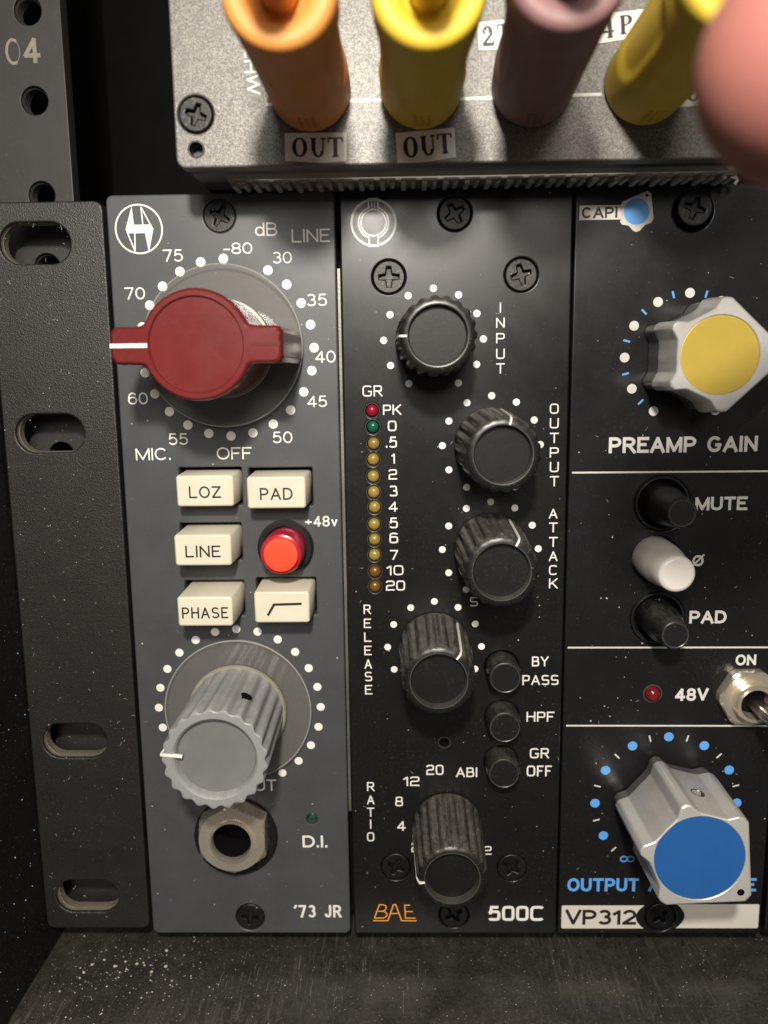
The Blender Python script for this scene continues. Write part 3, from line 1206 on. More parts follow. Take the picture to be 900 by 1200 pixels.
# ================================================================== plugs
def boot(name, label, x, y, h0, length, m, seed, lean=0.0, group='coloured plug boots in the patch box'):
    t = thing(name, label, 'plug', (x, y, h0), group)
    mb = MB()
    N = 72

    def rad(a, l):
        r = 5.75 + .35 * (l / length)
        # shallow grips left, right, above and below
        for c in (0, pi / 2, pi, 3 * pi / 2):
            da = abs((a - c + pi) % (2 * pi) - pi)
            dl = (l - length * .52) / (length * .26)
            k = (da / .55) ** 4 + dl ** 4
            r -= .42 * max(0, min(1, (1.25 - k) / .5)) if k < 1.25 else 0
        return r
    prof = [(0, .35), (.15, .05), (.5, 0)]
    rings = []
    for l in [0, .2, .6] + [1.0 + (length - 4) * i / 26 for i in range(27)]:
        ins = .45 if l == 0 else (.12 if l == .2 else 0)
        rings.append([((rad(2 * pi * i / N, l) - ins) * cos(2 * pi * i / N), (rad(2 * pi * i / N, l) - ins) * sin(2 * pi * i / N), l + .3) for i in range(N)])
    for r, l in ((6.12, length - 3.4), (6.18, length - 2.6), (6.22, length - 1.8), (6.2, length - 1.2), (6.05, length - .6), (5.75, length - .1), (5.2, length + .12), (4.4, length + .05), (3.7, length - .25), (3.3, length - .7), (3.1, length - 1.3), (2.2, length - 1.9)):
        rings.append([(r * cos(2 * pi * i / N), r * sin(2 * pi * i / N), l + .3) for i in range(N)])
    mb.rings(rings)
    mb.build('boot', m, t, (x, y, h0), sharp=60)
    # strain relief: ribs inside the mouth round the cable sleeve
    mb = MB()
    mb.lathe([(2.0, length - 6), (2.0, length + .6), (1.95, length + 4), (1.9, length + 4.4)], 28)
    for k in range(3):
        a = k * 2 * pi / 3 + .5
        c, s_ = cos(a), sin(a)
        P = [(1.8, -.6), (3.3, -.8), (3.3, .8), (1.8, .6)]
        mb.rings([[(u * c - v * s_, u * s_ + v * c, hh) for u, v in P] for hh in (length - 6, length - 1.6)])
    mb.build('strain_relief', m, t, (x, y, h0))
    # embossed maker's marks, too shallow to read, on the lower side
    mb = MB()
    for row in range(4):
        L = 3.0 + row * 1.3
        for c_ in (-1, 0, 1):
            a = pi / 2 + c_ * .16
            rr = 5.78
            for da, dl in ((-.045, 0), (.045, .28)):
                p = [(rr * cos(a + da), rr * sin(a + da), L + dl), ((rr + .16) * cos(a), (rr + .16) * sin(a), L + .35), (rr * cos(a + da * 1.3), rr * sin(a + da * 1.3), L + .62 - dl)]
                mb.tube(p, .13, 6)
    mb.build('embossing', m, t, (x, y, h0))
    # metal collar in the jack
    mb = MB()
    mb.lathe([(4.3, -2.4), (4.3, .35)], 32)
    mb.build('plug_sleeve', M['nickel'], t, (x, y, h0))
    mb = MB()
    mb.tube([(0, 0, length - 2), (0, 0, length + 6), (0, -1, length + 13), (0, -6, length + 22), (0, -16, length + 30), (0, -34, length + 36)], 1.9, 14)
    mb.build('cable', m, t, (x, y, h0))
    t.rotation_euler = (0, 0, lean)
    return t


boot('plug', 'orange rubber plug boot above the left OUT label', jx[0], jy, PH, 32.3, M['orange_boot'], 1)
boot('plug', 'bright yellow plug boot between the orange and mauve ones', jx[1], jy, PH, 31.8, M['yellow_boot'], 2)
boot('plug', 'dull mauve plug boot covering the label that starts with 2', jx[2], jy, PH, 36, M['mauve_boot'], 3, -.05)
boot('plug', 'yellow plug boot beside the 4P label, next to the blurred pink tip', jx[3], jy, PH, 35, M['yellow_boot'], 4)

# blurred pink tip, very near the lens
t = thing('cable_boot', 'out-of-focus smooth pink rounded tip poking in at the upper right corner', 'cable boot', (72, -10, 78))
ax0 = Vector((*at(968, 72, 84), 84))
mb = MB()
d = Vector((.62, -.42, .30)).normalized()
RR = 7.7
a_ = d.cross(Vector((0, 0, 1))).normalized()
b_ = d.cross(a_)
rings = []
for k in range(10):
    th = pi / 2 * k / 9
    r, l = RR * sin(th) + .01, -RR * 1.05 * cos(th)
    rings.append((r, l))
rings += [(RR * 1.02, 8), (RR * 1.04, 18), (RR * .9, 30), (RR * .5, 40)]
R3 = []
for r, l in rings:
    c_ = ax0 + d * l
    R3.append([tuple(c_ + a_ * r * cos(2 * pi * i / 48) + b_ * r * sin(2 * pi * i / 48)) for i in range(48)])
mb.rings(R3)
mb.build('boot', M['pink_boot'], t, (0, 0, 0), sharp=70)
mb = MB()
e = ax0 + d * 38
mb.tube([tuple(e), tuple(e + d * 10), tuple(e + d * 18 + Vector((0, -6, 0))), tuple(e + d * 22 + Vector((0, -30, 0)))], 2.4, 14)
mb.build('cable', M['cable'], t, (0, 0, 0))


# ================================================================== module 1: grey preamp
def panel(parent, x0, x1, y0, y1, holes, m, corner, bev=.28):
    return plate('front_panel', rrect(x0, y0, x1, y1, corner, 5), holes, 0, 2.6, bev, M[m], parent, ABS[parent.name])


T1 = thing('grey_preamp', 'slate grey preamp module with red winged knob, cream keys and grey fluted knob', 'preamp module', (18.7, 66, 0))
RX, RY = 18.88, 24.85
GX, GY = 18.31, 88.19
keys = [  # word, front-face pixels, height, seat pixels
    ('LOZ', (206.6, 557, 273.5, 593.6), 4.8),
    ('PAD', (289.4, 558.5, 358, 596), 6.0),
    ('LINE', (204.5, 626.6, 271, 663), 6.6),
    ('PHASE', (208, 699.5, 272.5, 734), 8.0),
    ('HPF', (298, 693.5, 362.6, 730), 6.6),
]
holes1 = []
kb = []
for w_, b, h in keys:
    X, Y, W_, H_ = box_of(b, h)
    kb.append((X, Y, W_, H_))
    holes1.append(rrect(X - W_ / 2 - .75, Y - H_ / 2 - .8, X + W_ / 2 + .55, Y + H_ / 2 + .5, .25, 2))
bx, by = at(335, 641, 0)
holes1.append(circ(bx, by, 4.3, 36))
jx1, jy1 = at(277, 979, 0)
sc1 = [at(257, 253), at(293, 1075)]
holes1.append(circ(sc1[0][0], sc1[0][1], 2.62, 36))
holes1.append(circ(sc1[1][0], sc1[1][1], 2.75, 36))
ledx, ledy = at(365.5, 959.5)
holes1.append(circ(ledx, ledy, 1.02, 24))
holes1.append(circ(jx1, jy1, 3.4, 24))
panel(T1, .0, 37.4, .0, 133.3, holes1, 'grey_panel', 1.1)
mb = MB()
mb.box(.6, .6, -5.8, 36.8, 132.6, -2.65)
mb.build('panel_backing', M['recess_shade'], T1, (0, 0, 0))
screw(T1, 257, 253, h=.05, rot=.5)
screw(T1, 293, 1075, h=-.1, rot=.1)

# logo
lc = at(162.8, 268.5)
k_ = 27.3 / 82 / 7.13


def lg(x, y):
    return ((x - 488) * k_, (y - 805) * k_)


mb = MB()
mb.ribbon([(82 * k_ * cos(radians(6 * i)), 82 * k_ * sin(radians(6 * i))) for i in range(60)], .27, 0, True)
for iP, P in enumerate(([(467, 728), (441, 805), (450, 812), (472, 792)], [(447, 806), (455, 790), (530, 790), (538, 803), (530, 819), (450, 819)], [(540, 803), (519, 885), (508, 815), (530, 800)])):
    mb.poly([(*lg(*p), .004 * (1 + iP)) for p in P])
mb.ribbon([lg(444, 808), lg(470, 880), lg(473, 815)], .22, .016)
mb.ribbon([lg(503, 792), lg(500, 732), lg(536, 803)], .22, .018)
mb.build('logo', M['ink_white'], T1, (lc[0], lc[1], INK), flat=True)

for s_, b in (('dB', (298.7, 260.7, 325, 276.7)), ('LINE', (341.7, 268.3, 386.7, 284)), ('-80', (261.7, 284.3, 295.7, 297.7)),
              ('30', (319.3, 295, 342, 308.7)), ('75', (191, 292.3, 214.3, 306.7)), ('70', (146, 336.7, 170, 351)),
              ('35', (359.3, 344.3, 383.3, 358.7)), ('40', (369.3, 411, 393.3, 425)), ('45', (360, 463.7, 383.3, 477)),
              ('50', (319.3, 505.7, 342.7, 519.3)), ('55', (197.3, 507.7, 220.3, 521.3)), ('60', (150, 460, 173.3, 474)),
              ('65', (133, 400, 156, 414)),
              ('MIC.', (159, 525, 200, 539.3)), ('OFF', (254, 524, 295, 538.3)), ('OUTPUT', (243, 913.5, 324, 926.8))):
    letter(T1, s_, b, .125, 2.1)
letter(T1, '+48v', (357.5, 604.5, 395.6, 617), .15, 2.1)
letter(T1, 'D.I.', (354.5, 979, 383.7, 993), .17, 2.1)
letter(T1, '`73 JR', (343.8, 1060.5, 400, 1075), .17, 2.1)
dots(T1, RX, RY, 14.57, 24, [12, 11, 10, 9, 8, 7, 6, 5, 4, 3, 2, 0, 23, 22, 21, 20, 19, 18, 17, 16, 15, 14, 13], .80)
dots(T1, GX, GY, 14.62, 24, list(range(0, 11)) + list(range(14, 24)), .74)

# clear skirt + red winged knob
k1 = MB()


def wing(L, hw, rc):
    def f(a):
        a = (a + pi) % (2 * pi) - pi
        c, s_ = abs(cos(a)), abs(sin(a))
        # rectangle half length L, half width hw, rounded tip
        r = rc
        if s_ < 1e-6:
            return L
        rect = min(L / max(c, 1e-6), (hw + .18 * min(1, max(0, 1 - 0))) / s_)
        x, y = rect * c, rect * s_
        if x > L - .5 and y > hw - .5:
            rect -= .35 * ((x - L + .5) + (y - hw + .5))
        return (rc ** 13 + rect ** 13) ** (1 / 13)   # filleted where wing meets body
    return f


wt, wm, wb = wing(12.25, 2.5, 7.95), wing(12.5, 2.45, 7.7), wing(12.75, 2.5, 7.5)
wi = wing(11.95, 2.2, 7.65)
kred = MB()
kred.lathe([(wb, 3.1), (wm, 10), (wt, 19.5), (wing(12.22, 2.46, 7.92), 21.2), (wing(12.12, 2.36, 7.82), 21.65), (wing(11.95, 2.2, 7.65), 21.92), (wing(11.75, 2.0, 7.45), 22.0), (lambda a: 6.85, 22.0), (lambda a: 6.7, 21.85), (lambda a: 6.65, 21.6)], 240)
knob = kred.build('red_knob', M['red'], T1, (RX, RY, 0), sharp=40)
mb = MB()
mb.box(7.9, -.22, 21.9, 12.0, .22, 22.06)
mb.build('ridge', M['red_dark'], knob, (RX, RY, 0))
mb = MB()
mb.box(-12.22, -.30, 21.5, -6.9, .30, 22.07)
mb.box(-12.30, -.28, 17.5, -12.18, .28, 21.6)
mb.build('pointer_line', M['ink_white'], knob, (RX, RY, 0))
mb = MB()
mb.lathe([(7.9, 2.2), (8.1, 2.6), (7.95, 3.2), (7.2, 3.3)], 72)
mb.build('base_ring', M['pale'], knob, (RX, RY, 0))
mb = MB()
mb.lathe([(12.8, .9), (13.1, 1.1), (13.2, 1.6), (13.1, 2.1), (12.8, 2.3), (7.5, 2.35)], 96)
mb.build('clear_skirt', M['clear'], knob, (RX - .35, RY - .35, 0))
mb = MB()
mb.lathe([(13.02, 2.2), (13.14, 2.32), (13.27, 2.2), (13.25, 1.9)], 96, cap0=False, cap1=False)
mb.build('skirt_glint', M['edge_glint'], knob, (RX - .35, RY - .35, 0))  # thin ring added as a painted bright edge on the skirt

# grey fluted knob
kg = MB()
nf = 21
kg.lathe([(8.3, 2.2), (flutes(8.25, .15, nf), 2.8), (flutes(8.25, .55, nf), 4.2), (flutes(8.3, .60, nf), 12), (flutes(8.45, .62, nf), 20.1),
          (flutes(8.3, .5, nf), 20.5), (flutes(7.9, .25, nf), 20.6), (6.75, 20.6), (6.45, 20.35), (6.3, 20.0), (6.1, 19.0)], 276)
gk = kg.build('grey_knob', M['grey_knob'], T1, (GX, GY, 0), sharp=40)
mb = MB()
mb.lathe([(6.15, 18.8), (6.12, 19.1), (6.0, 19.15)], 64)
mb.build('cap', M['grey_cap'], gk, (GX, GY, 0))
mb = MB()
a0 = radians(186)
for r0, r1, hh in ((5.1, 8.35, 20.72),):
    c, s_ = cos(a0), sin(a0)
    P = [(r0, -.22), (r1, -.22), (r1, .22), (r0, .22)]
    mb.rings([[(u * c - v * s_, u * s_ + v * c, q) for u, v in P] for q in (20.0, hh)])
mb.rings([[(u * c - v * s_, u * s_ + v * c, q) for u, v in [(8.2, -.22), (8.5, -.22), (8.5, .22), (8.2, .22)]] for q in (16.5, 20.73)])
mb.build('pointer_line', M['ink_white'], gk, (GX, GY, 0))
mb = MB()   # set-screw hole on the upper side, its shade painted near-black
c_ = radians(-62)
mb.lathe([(.95, 0), (1.0, .12), (.72, .14), (.62, -.6)], 20)
me = mb.mesh('set_screw')
me.materials.append(M['recess_shade'])
o = bpy.data.objects.new('set_screw', me)
place(o, (GX + 8.32 * cos(c_), GY + 8.32 * sin(c_), 13.2), gk)
o.rotation_euler = Vector((cos(c_), 0, -sin(c_))).to_track_quat('-Y', 'Z').to_euler()
mb = MB()
mb.lathe([(8.5, 1.9), (8.72, 2.2), (8.5, 2.55), (8.2, 2.6)], 72)
mb.build('base_ring', M['pale'], gk, (GX, GY, 0))
mb = MB()
mb.lathe([(12.7, .6), (13.0, .8), (13.05, 1.2), (12.95, 1.6), (12.6, 1.8), (8.4, 1.85)], 96)
mb.build('clear_skirt', M['clear'], gk, (GX, GY, 0))
mb = MB()
mb.lathe([(12.85, 1.7), (12.97, 1.84), (13.12, 1.7), (13.1, 1.4)], 96, cap0=False, cap1=False)
mb.build('skirt_glint', M['edge_glint'], gk, (GX, GY, 0))  # same added ring, a bright edge put into the colour

# keycaps
key_lab = {'HPF': None}
for (w_, b, h), (X, Y, W_, H_) in zip(keys, kb):
    mb = MB()
    x0, x1, y0, y1 = -W_ / 2, W_ / 2, -H_ / 2, H_ / 2
    mb.box(x0 - .12, y0 - .12, -2.5, x1 + .12, y1 + .12, h, .32, (.12, .12, .12, .12))
    kk = mb.build('key', M['cream'], T1, (X, Y, 0), label='cream key with a bent filter line' if w_ == 'HPF' else 'cream key marked ' + w_, sharp=50)
    mb = MB()
    if w_ == 'HPF':
        mb.ribbon([(-.26 * W_, .22 * H_), (-.14 * W_, -.13 * H_), (.36 * W_, -.15 * H_)], .42)
    else:
        ww = {'LOZ': .56, 'PAD': .56, 'LINE': .62, 'PHASE': .84}[w_]
        text_mb(w_, ww * W_, .38 * H_, .14, 2.0, .16, mb=mb)
    mb.build('lettering', M['ink_black'], kk, (X, Y + .04 * H_, h + INK), flat=True)

# red round button
mb = MB()
mb.lathe([(4.9, 0.0), (4.85, .7), (4.5, 1.0), (3.9, 1.0), (3.75, -2)], 48, cap1=False)
rb = mb.build('button_collar', M['black_button'], T1, (bx, by, 0))
mb = MB()
mb.lathe([(3.55, -2), (3.6, 5.2), (3.35, 5.9), (3.0, 6.0)], 48)
mb.build('button_rim', M['magenta'], rb, (bx, by, 0))
mb = MB()
mb.lathe([(2.95, 5.9), (2.95, 6.3), (2.8, 6.55), (2.2, 6.6)], 48)
mb.build('button_lens', M['red_lens'], rb, (bx, by, 0))

# jack socket
mb = MB()
mb.lathe([(7.7, 0), (7.7, .5), (7.5, .7), (3.4, .7)], 64, cap0=False, cap1=False)
o = mb.build('washer', M['black_cap'], T1, (jx1, jy1, 0))


def hexr(af, ang=0):
    def f(a):
        k = (a - ang) % (pi / 3) - pi / 6
        return af / 2 / cos(k)
    return f


nx0, ny0 = at(271.6, 985.5, 4.4)
mb = MB()
hx = hexr(11.9, 0)
ch = lambda r: (lambda a: min(hx(a), r))
mb.lathe([(hx, .7), (hx, 3.5), (ch(6.72), 3.75), (ch(6.3), 4.15), (ch(5.95), 4.42), (4.1, 4.45), (4.0, 4.9), (3.6, 5.0), (3.45, 4.7), (3.4, 3.9)], 144, cap0=False, cap1=False)
nut = mb.build('jack_nut', M['nickel'], T1, (nx0, ny0, 0), rot=pi / 6, sharp=28)
mb = MB()
mb.lathe([(3.42, 4.0), (3.3, 3.8), (3.25, -5), (2.6, -5.1), (2.5, -6)], 32, cap0=False)
mb.build('jack_barrel', M['recess_shade'], T1, (nx0, ny0, 0))
mb = MB()
mb.lathe([(1.0, -1.6), (.9, -1.2), (.6, -.9), (.2, -.8)], 20)
mb.build('indicator', M['led_green'], T1, (ledx, ledy, -.1))
mb = MB()
mb.lathe([(1.15, .02), (1.1, .06), (1.02, .05), (1.0, -.3)], 24, cap0=False, cap1=False)
mb.build('indicator_rim', M['black_ring'], T1, (ledx, ledy, 0))
dust_part(T1, .3, .5, 37, 133, 230, seed=11)


# ================================================================== module 2: black compressor
T2 = thing('black_compressor', 'black compressor module between the grey one and the silver-knobbed one, with LED column', 'compressor module', (57, 66, 0))
K2 = [(53.37, 23.80, 'input'), (63.11, 41.46, 'output'), (63.08, 59.49, 'attack'), (53.39, 77.06, 'release')]
rx_, ry_ = at(523.5, 966)
scr2 = [(533, 250), (455.6, 324.6), (611, 322), (464, 1016), (600, 1017), (532, 1072)]
leds = [(436, 481, 'led_red'), (437, 500, 'led_green'), (438, 519.5, 'led_yellow'), (437.5, 538, 'led_yellow'), (437.5, 558, 'led_yellow'),
        (438, 576.5, 'led_yellow'), (439, 594, 'led_yellow'), (438.5, 614, 'led_yellow'), (439, 632, 'led_yellow'), (439, 650, 'led_yellow'),
        (439.5, 669.5, 'led_amber'), (439.5, 687, 'led_amber')]
holes2 = []
for px, py in scr2:
    X, Y = at(px, py)
    holes2.append(circ(X, Y, 2.74, 36))
for px, py, _ in leds:
    X, Y = at(px, py)
    holes2.append(circ(X, Y, 1.2, 24))
tx_, ty_ = at(520.7, 870.4)
holes2.append(circ(tx_, ty_, .95, 24))
for _, (px, py) in enumerate(((588, 782), (588, 840), (587, 893))):
    X, Y = at(px, py)
    holes2.append(circ(X, Y, 3.1, 28))
panel(T2, 38.14, 76.0, -.45, 133.35, holes2, 'black_panel', .7)
mb = MB()
mb.box(38.6, .6, -5.8, 75.6, 132.6, -2.65)
mb.build('panel_backing', M['recess_shade'], T2, (0, 0, 0))
for px, py in scr2:
    screw(T2, px, py, h=-.05)


def fluted(parent, X, Y, ang, src=None):
    if src is None:
        n = 19
        mb = MB()
        mb.lathe([(6.35, .5), (flutes(6.35, .1, n), .9), (flutes(6.38, .55, n, 1.6), 2.0), (flutes(6.15, .58, n, 1.6), 9), (flutes(5.88, .36, n, 1.6), 15.6),
                  (flutes(5.6, .12, n), 16.3), (5.15, 16.6), (4.62, 16.65), (4.42, 16.5), (4.30, 15.2)], 260)
        k = mb.build('black_knob', M['black_knob'], parent, (X, Y, 0), rot=0, sharp=40)
        mb = MB()
        mb.lathe([(4.66, 16.60), (4.60, 16.74), (4.46, 16.72), (4.36, 16.3), (4.25, 15.25)], 64, cap0=False, cap1=False)
        mb.build('rim', M['black_ring'], k, (X, Y, 0))
        mb = MB()
        mb.lathe([(4.30, 14.8), (4.28, 15.2), (4.2, 15.25)], 64)
        mb.build('cap', M['black_cap'], k, (X, Y, 0))
        mb = MB()
        P = [(4.55, -.16), (5.72, -.16), (5.72, .16), (4.55, .16)]
        mb.rings([[(u, v, 16.3) for u, v in P], [(u, v, 16.82) for u, v in [(4.55, -.16), (5.45, -.16), (5.45, .16), (4.55, .16)]]])
        a = [(5.60, 16.5), (5.88, 15.6), (6.12, 9), (6.33, 2.2)]
        mb.rings([[(r - .2, -.15, h), (r + .05, -.15, h), (r + .05, .15, h), (r - .2, .15, h)] for r, h in a])
        mb.build('pointer_line', M['ink_white'], k, (X, Y, 0))
        k.rotation_euler = (0, ang, 0)
        return k
    return again(src, parent, (X, Y, 0), ang)


def yrot(deg_up):
    """rotation about the panel normal that takes local +X to an on-screen angle (counter-clockwise)"""
    return -radians(deg_up)


k0 = fluted(T2, *K2[0][:2], yrot(180))
fluted(T2, *K2[1][:2], yrot(78), k0)
fluted(T2, *K2[2][:2], yrot(62), k0)
fluted(T2, *K2[3][:2], yrot(52), k0)
fluted(T2, rx_, ry_, yrot(188), k0)
for (X, Y, n_), idx in zip(K2, ([0, 1, 2, 3, 4, 5, 7, 8, 9, 10, 11],) * 4):
    dots(T2, X, Y, 8.29, 12, idx, .60)

# LEDs: lens in a light ring
ledbase = {}
for px, py, m in leds:
    X, Y = at(px, py)
    if m not in ledbase:
        mb = MB()
        mb.lathe([(1.02, -1.2), (1.02, .05), (.9, .38), (.6, .62), (.25, .70)], 24)
        L = mb.build('led', M[m], T2, (X, Y, 0), sharp=60)
        mb = MB()
        mb.lathe([(1.34, .02), (1.30, .10), (1.2, .10), (1.16, -.4)], 28, cap0=False, cap1=False)
        mb.build('led_rim', M['black_ring'], L, (X, Y, 0))
        ledbase[m] = L
    else:
        again(ledbase[m], T2, (X, Y, 0))

letter(T2, 'GR', (424.8, 451.7, 448, 464.6), .12, 4)
sq = dict(t=.125, q=4.0)
for s_, b in (('PK', (448.8, 474.2, 470, 486)), ('0', (454.4, 492.9, 464.7, 505.3)), ('.5', (452, 511.6, 465.3, 524.6)), ('1', (458.2, 531.2, 463.2, 543.3)),
              ('2', (455.4, 549.8, 465.3, 562)), ('3', (456, 569.1, 466, 581.6)), ('4', (455.4, 587.8, 466, 599.6)), ('5', (456.3, 606.4, 466.3, 619)),
              ('6', (456.3, 624.2, 466.6, 636.6)), ('7', (457, 644.4, 466.6, 656)), ('10', (452.9, 662.4, 472.8, 674)), ('20', (452.3, 680.2, 474.7, 692)),
              ('BY', (623.4, 769.3, 642.7, 780.8)), ('PASS', (612.2, 791, 654.5, 802.6)), ('HPF', (617, 834, 649.5, 845.6)),
              ('GR', (620.9, 876.7, 643.3, 888.5)), ('OFF', (617.2, 897, 646.4, 909.6)), ('20', (499.6, 896.2, 519.8, 908)),
              ('ABI', (534.4, 899.3, 559.3, 910.5)), ('12', (472.5, 909.9, 491.5, 921)), ('8', (463.2, 933.5, 472.2, 944.7)),
              ('4', (465.3, 962, 475.3, 973.3)), ('2', (482, 987.5, 491, 998.5)), ('2', (567, 991.5, 576, 1001.5)), ('S', (550.5, 699.5, 560, 710.5))):
    letter(T2, s_, b, .135, 4.0, gap=.15)
letter(T2, '500C', (572, 1061.5, 638, 1079), .18, 4.5, gap=.09)
vertical(T2, 'INPUT', 586.4, (360.5, 378.2, 396.3, 414.6, 431.7), 12, 10, .12, 3.6)
vertical(T2, 'OUTPUT', 649.5, (478.9, 496, 513.1, 530.2, 547.3, 563.8), 12, 10.5, .13, 3.6)
vertical(T2, 'ATTACK', 648.3, (601.8, 618, 635, 651.6, 668, 683.6), 11.5, 10, .13, 3.6)
vertical(T2, 'RELEASE', [430.3, 430.6, 431, 431.2, 431.5, 431.8, 432], (714, 730.4, 746.6, 762.2, 778, 792.7, 808.2), 11, 8.5, .13, 3.6)
vertical(T2, 'RATIO', 434.4, (921.7, 937.2, 951.6, 965.6, 980.5), 10.5, 8.5, .13, 3.6)
# orange maker's mark
ox, oy = at(462.5, 1070)
mb = MB()
K = 1 / 12.857 / 6.27


def og(L):
    return [((x - 415) * K, (y - 318) * K) for x, y in L]


mb.ribbon(og([(110, 395), (185, 178), (245, 178), (282, 196), (288, 232), (272, 266), (236, 285), (165, 285)]), .19, 0)
mb.ribbon(og([(236, 285), (283, 305), (300, 335), (288, 372), (250, 398), (104, 399)]), .19, .004)
mb.ribbon(og([(85, 443), (312, 443), (398, 176), (432, 176), (520, 443), (745, 443)]), .20, .008)
mb.ribbon(og([(362, 322), (468, 322)]), .19, .012)
mb.ribbon(og([(650, 184), (568, 184), (578, 400), (730, 400)]), .19, .016)
mb.ribbon(og([(575, 290), (690, 290)]), .19, .020)
mb.build('logo', M['ink_orange'], T2, (ox, oy, INK), flat=True)
# ring logo
lx, ly = at(437.7, 261)
kk = 1 / 3.103 / 7.1
mb = MB()
mb.ribbon([(79 * kk * cos(radians(5 * i)), 79 * kk * sin(radians(5 * i))) for i in range(72)], .36, 0, True)
mb.ribbon([(45 * kk * cos(radians(6 * i)), 45 * kk * sin(radians(6 * i))) for i in range(60)], .27, .004, True)
for s_ in (1, -1):
    a = [(54 * kk * cos(radians(t_)) * s_, -54 * kk * sin(radians(t_))) for t_ in range(72, -73, -6)]
    mb.ribbon([(17 * kk * s_, -84 * kk)] + a + [(15 * kk * s_, 84 * kk)], .26, .008)
    mb.ribbon([(5 * kk * s_, -82 * kk), (5 * kk * s_, -46 * kk)], .12, .012)
mb.ribbon([(-15 * kk, 82.5 * kk), (15 * kk, 82.5 * kk)], .14, .016)
mb.ribbon([(-17 * kk, -83 * kk), (17 * kk, -83 * kk)], .14, .016)
mb.build('logo', M['ink_white'], T2, (lx, ly, INK), flat=True)

# push buttons
mb = MB()
mb.lathe([(3.0, -2), (3.0, 1.4), (2.92, 1.6), (2.92, 3.9), (2.75, 4.25), (2.45, 4.35)], 40)
b0 = None
for px, py in ((588.5, 784.5), (588.2, 841), (587.2, 893.5)):
    X, Y = at(px, py)
    if b0 is None:
        b0 = mb.build('button', M['black_button'], T2, (X, Y, 0))
        m2 = MB()
        m2.lathe([(2.62, 4.28), (2.55, 4.42), (2.42, 4.36)], 40, cap0=False, cap1=False)
        m2.build('button_edge', M['black_ring'], b0, (X, Y, 0))
    else:
        again(b0, T2, (X, Y, 0))
mb = MB()
mb.lathe([(1.18, .02), (1.12, .07), (1.0, .07), (.93, -.3)], 28, cap0=False, cap1=False)
mb.build('trim_hole_rim', M['black_ring'], T2, (tx_, ty_, 0))
dust_part(T2, 38.4, .3, 75.8, 133, 330, seed=12)


# ================================================================== module 3: black preamp with silver knobs
T3 = thing('black_preamp', 'black preamp module with yellow-capped and blue-capped silver star knobs', 'preamp module', (95, 66, 0))
YX, YY = 95.39, 27.15
BX, BY = 95.31, 106.96
s3a, s3b = at(812, 247), at(774, 1075)
holes3 = [circ(s3a[0], s3a[1], 3.25, 36), circ(s3b[0], s3b[1], 2.9, 36)]
mute, pha, pad = at(776.4, 590), at(769.4, 655.3), at(770.8, 724.7)
for p in (mute, pad):
    holes3.append(circ(p[0], p[1], 4.75, 36))
holes3.append(circ(pha[0], pha[1], 4.2, 36))
l3 = at(764.7, 812.8)
holes3.append(circ(l3[0], l3[1], 1.45, 28))
panel(T3, 76.32, 113.95, -.2, 133.3, holes3, 'black_panel2', .5)
mb = MB()
mb.box(76.9, .6, -5.8, 113.5, 132.6, -2.65)
mb.build('panel_backing', M['recess_shade'], T3, (0, 0, 0))
o = bpy.data.objects.new('screw', SCREW)
place(o, (*at(815, 243.5, .3), .3), T3, .3)
o.scale = (1.06, 1, 1.06)
screw(T3, 774, 1074, h=-.3, rot=.9)

# logo label
mb = MB()
X, Y, W_, H_ = box_of((679, 240.6, 729, 257.6))
mb.poly([(-W_ / 2, -H_ / 2, 0), (W_ / 2 - .3, -H_ / 2, 0), (W_ / 2 + .05, -H_ / 4, 0), (W_ / 2 + .12, 0, 0), (W_ / 2 + .05, H_ / 4, 0), (W_ / 2 - .3, H_ / 2, 0), (-W_ / 2, H_ / 2, 0)])
mb.build('label_print', M['grey_label'], T3, (X, Y, INK), flat=True)
letter(T3, 'CAPI', (681.8, 242.6, 723.6, 255.6), .20, 2.1, 'ink_black', h=.03, gap=.12)
lx, ly = at(745.9, 247.9)
K = .2834 / 7.25
pts = [(345, 52), (360, 62), (374, 160), (366, 178), (340, 187), (318, 210), (303, 214), (290, 208), (272, 188), (245, 184), (236, 172), (244, 145), (246, 128), (237, 108), (244, 93)]
mb = MB()
mb.poly([((x - 303) * K, (y - 133) * K, 0) for x, y in pts])
mb.build('logo', M['grey_label'], T3, (lx, ly, INK), flat=True)
mb = MB()
mb.disc(0, 0, 53 * K, 0, 36)
mb.build('logo', M['ink_blue'], T3, (lx, ly, INK + .012), flat=True)
mb = MB()
mb.disc((343 - 303) * K, (70 - 133) * K, 6 * K, 0, 12)
mb.build('logo', M['ink_black'], T3, (lx, ly, INK + .012), flat=True)

for ya, yb, xa in (((670.3, 553.9), (900, 552.2), 0), ((665.3, 758.9), (900, 758.6), 0), ((663.3, 850.3), (900, 850.6), 0)):
    A, B = at(*ya), at(*yb)
    mb = MB()
    mb.ribbon([(0, 0), (113.2 - A[0], B[1] - A[1])], .30)
    mb.build('printed_line', M['ink_grey'], T3, (A[0], A[1], INK), flat=True)
letter(T3, 'PREAMP GAIN', (713.3, 511.5, 887.6, 530.2), .20, 2.1, 'ink_grey', gap=.09)
letter(T3, 'MUTE', (814.7, 582, 875.9, 598), .20, 2.1, 'ink_grey', gap=.09)
letter(T3, 'PAD', (807.8, 715.5, 851.4, 730.5), .20, 2.1, 'ink_grey', gap=.09)
letter(T3, 'ON', (862, 767, 886, 779.6), .20, 2.1, 'ink_grey', gap=.09)
letter(T3, '48V', (791, 806.5, 830, 821.2), .20, 2.1, 'ink_grey', gap=.09)
o = letter(T3, 'O', (811.5, 650.5, 824.5, 663.5), .19, 2.1, 'ink_grey')
X, Y = at(818, 657)
mb = MB()
mb.ribbon([(-1.0, 1.05), (1.0, -1.1)], .30)
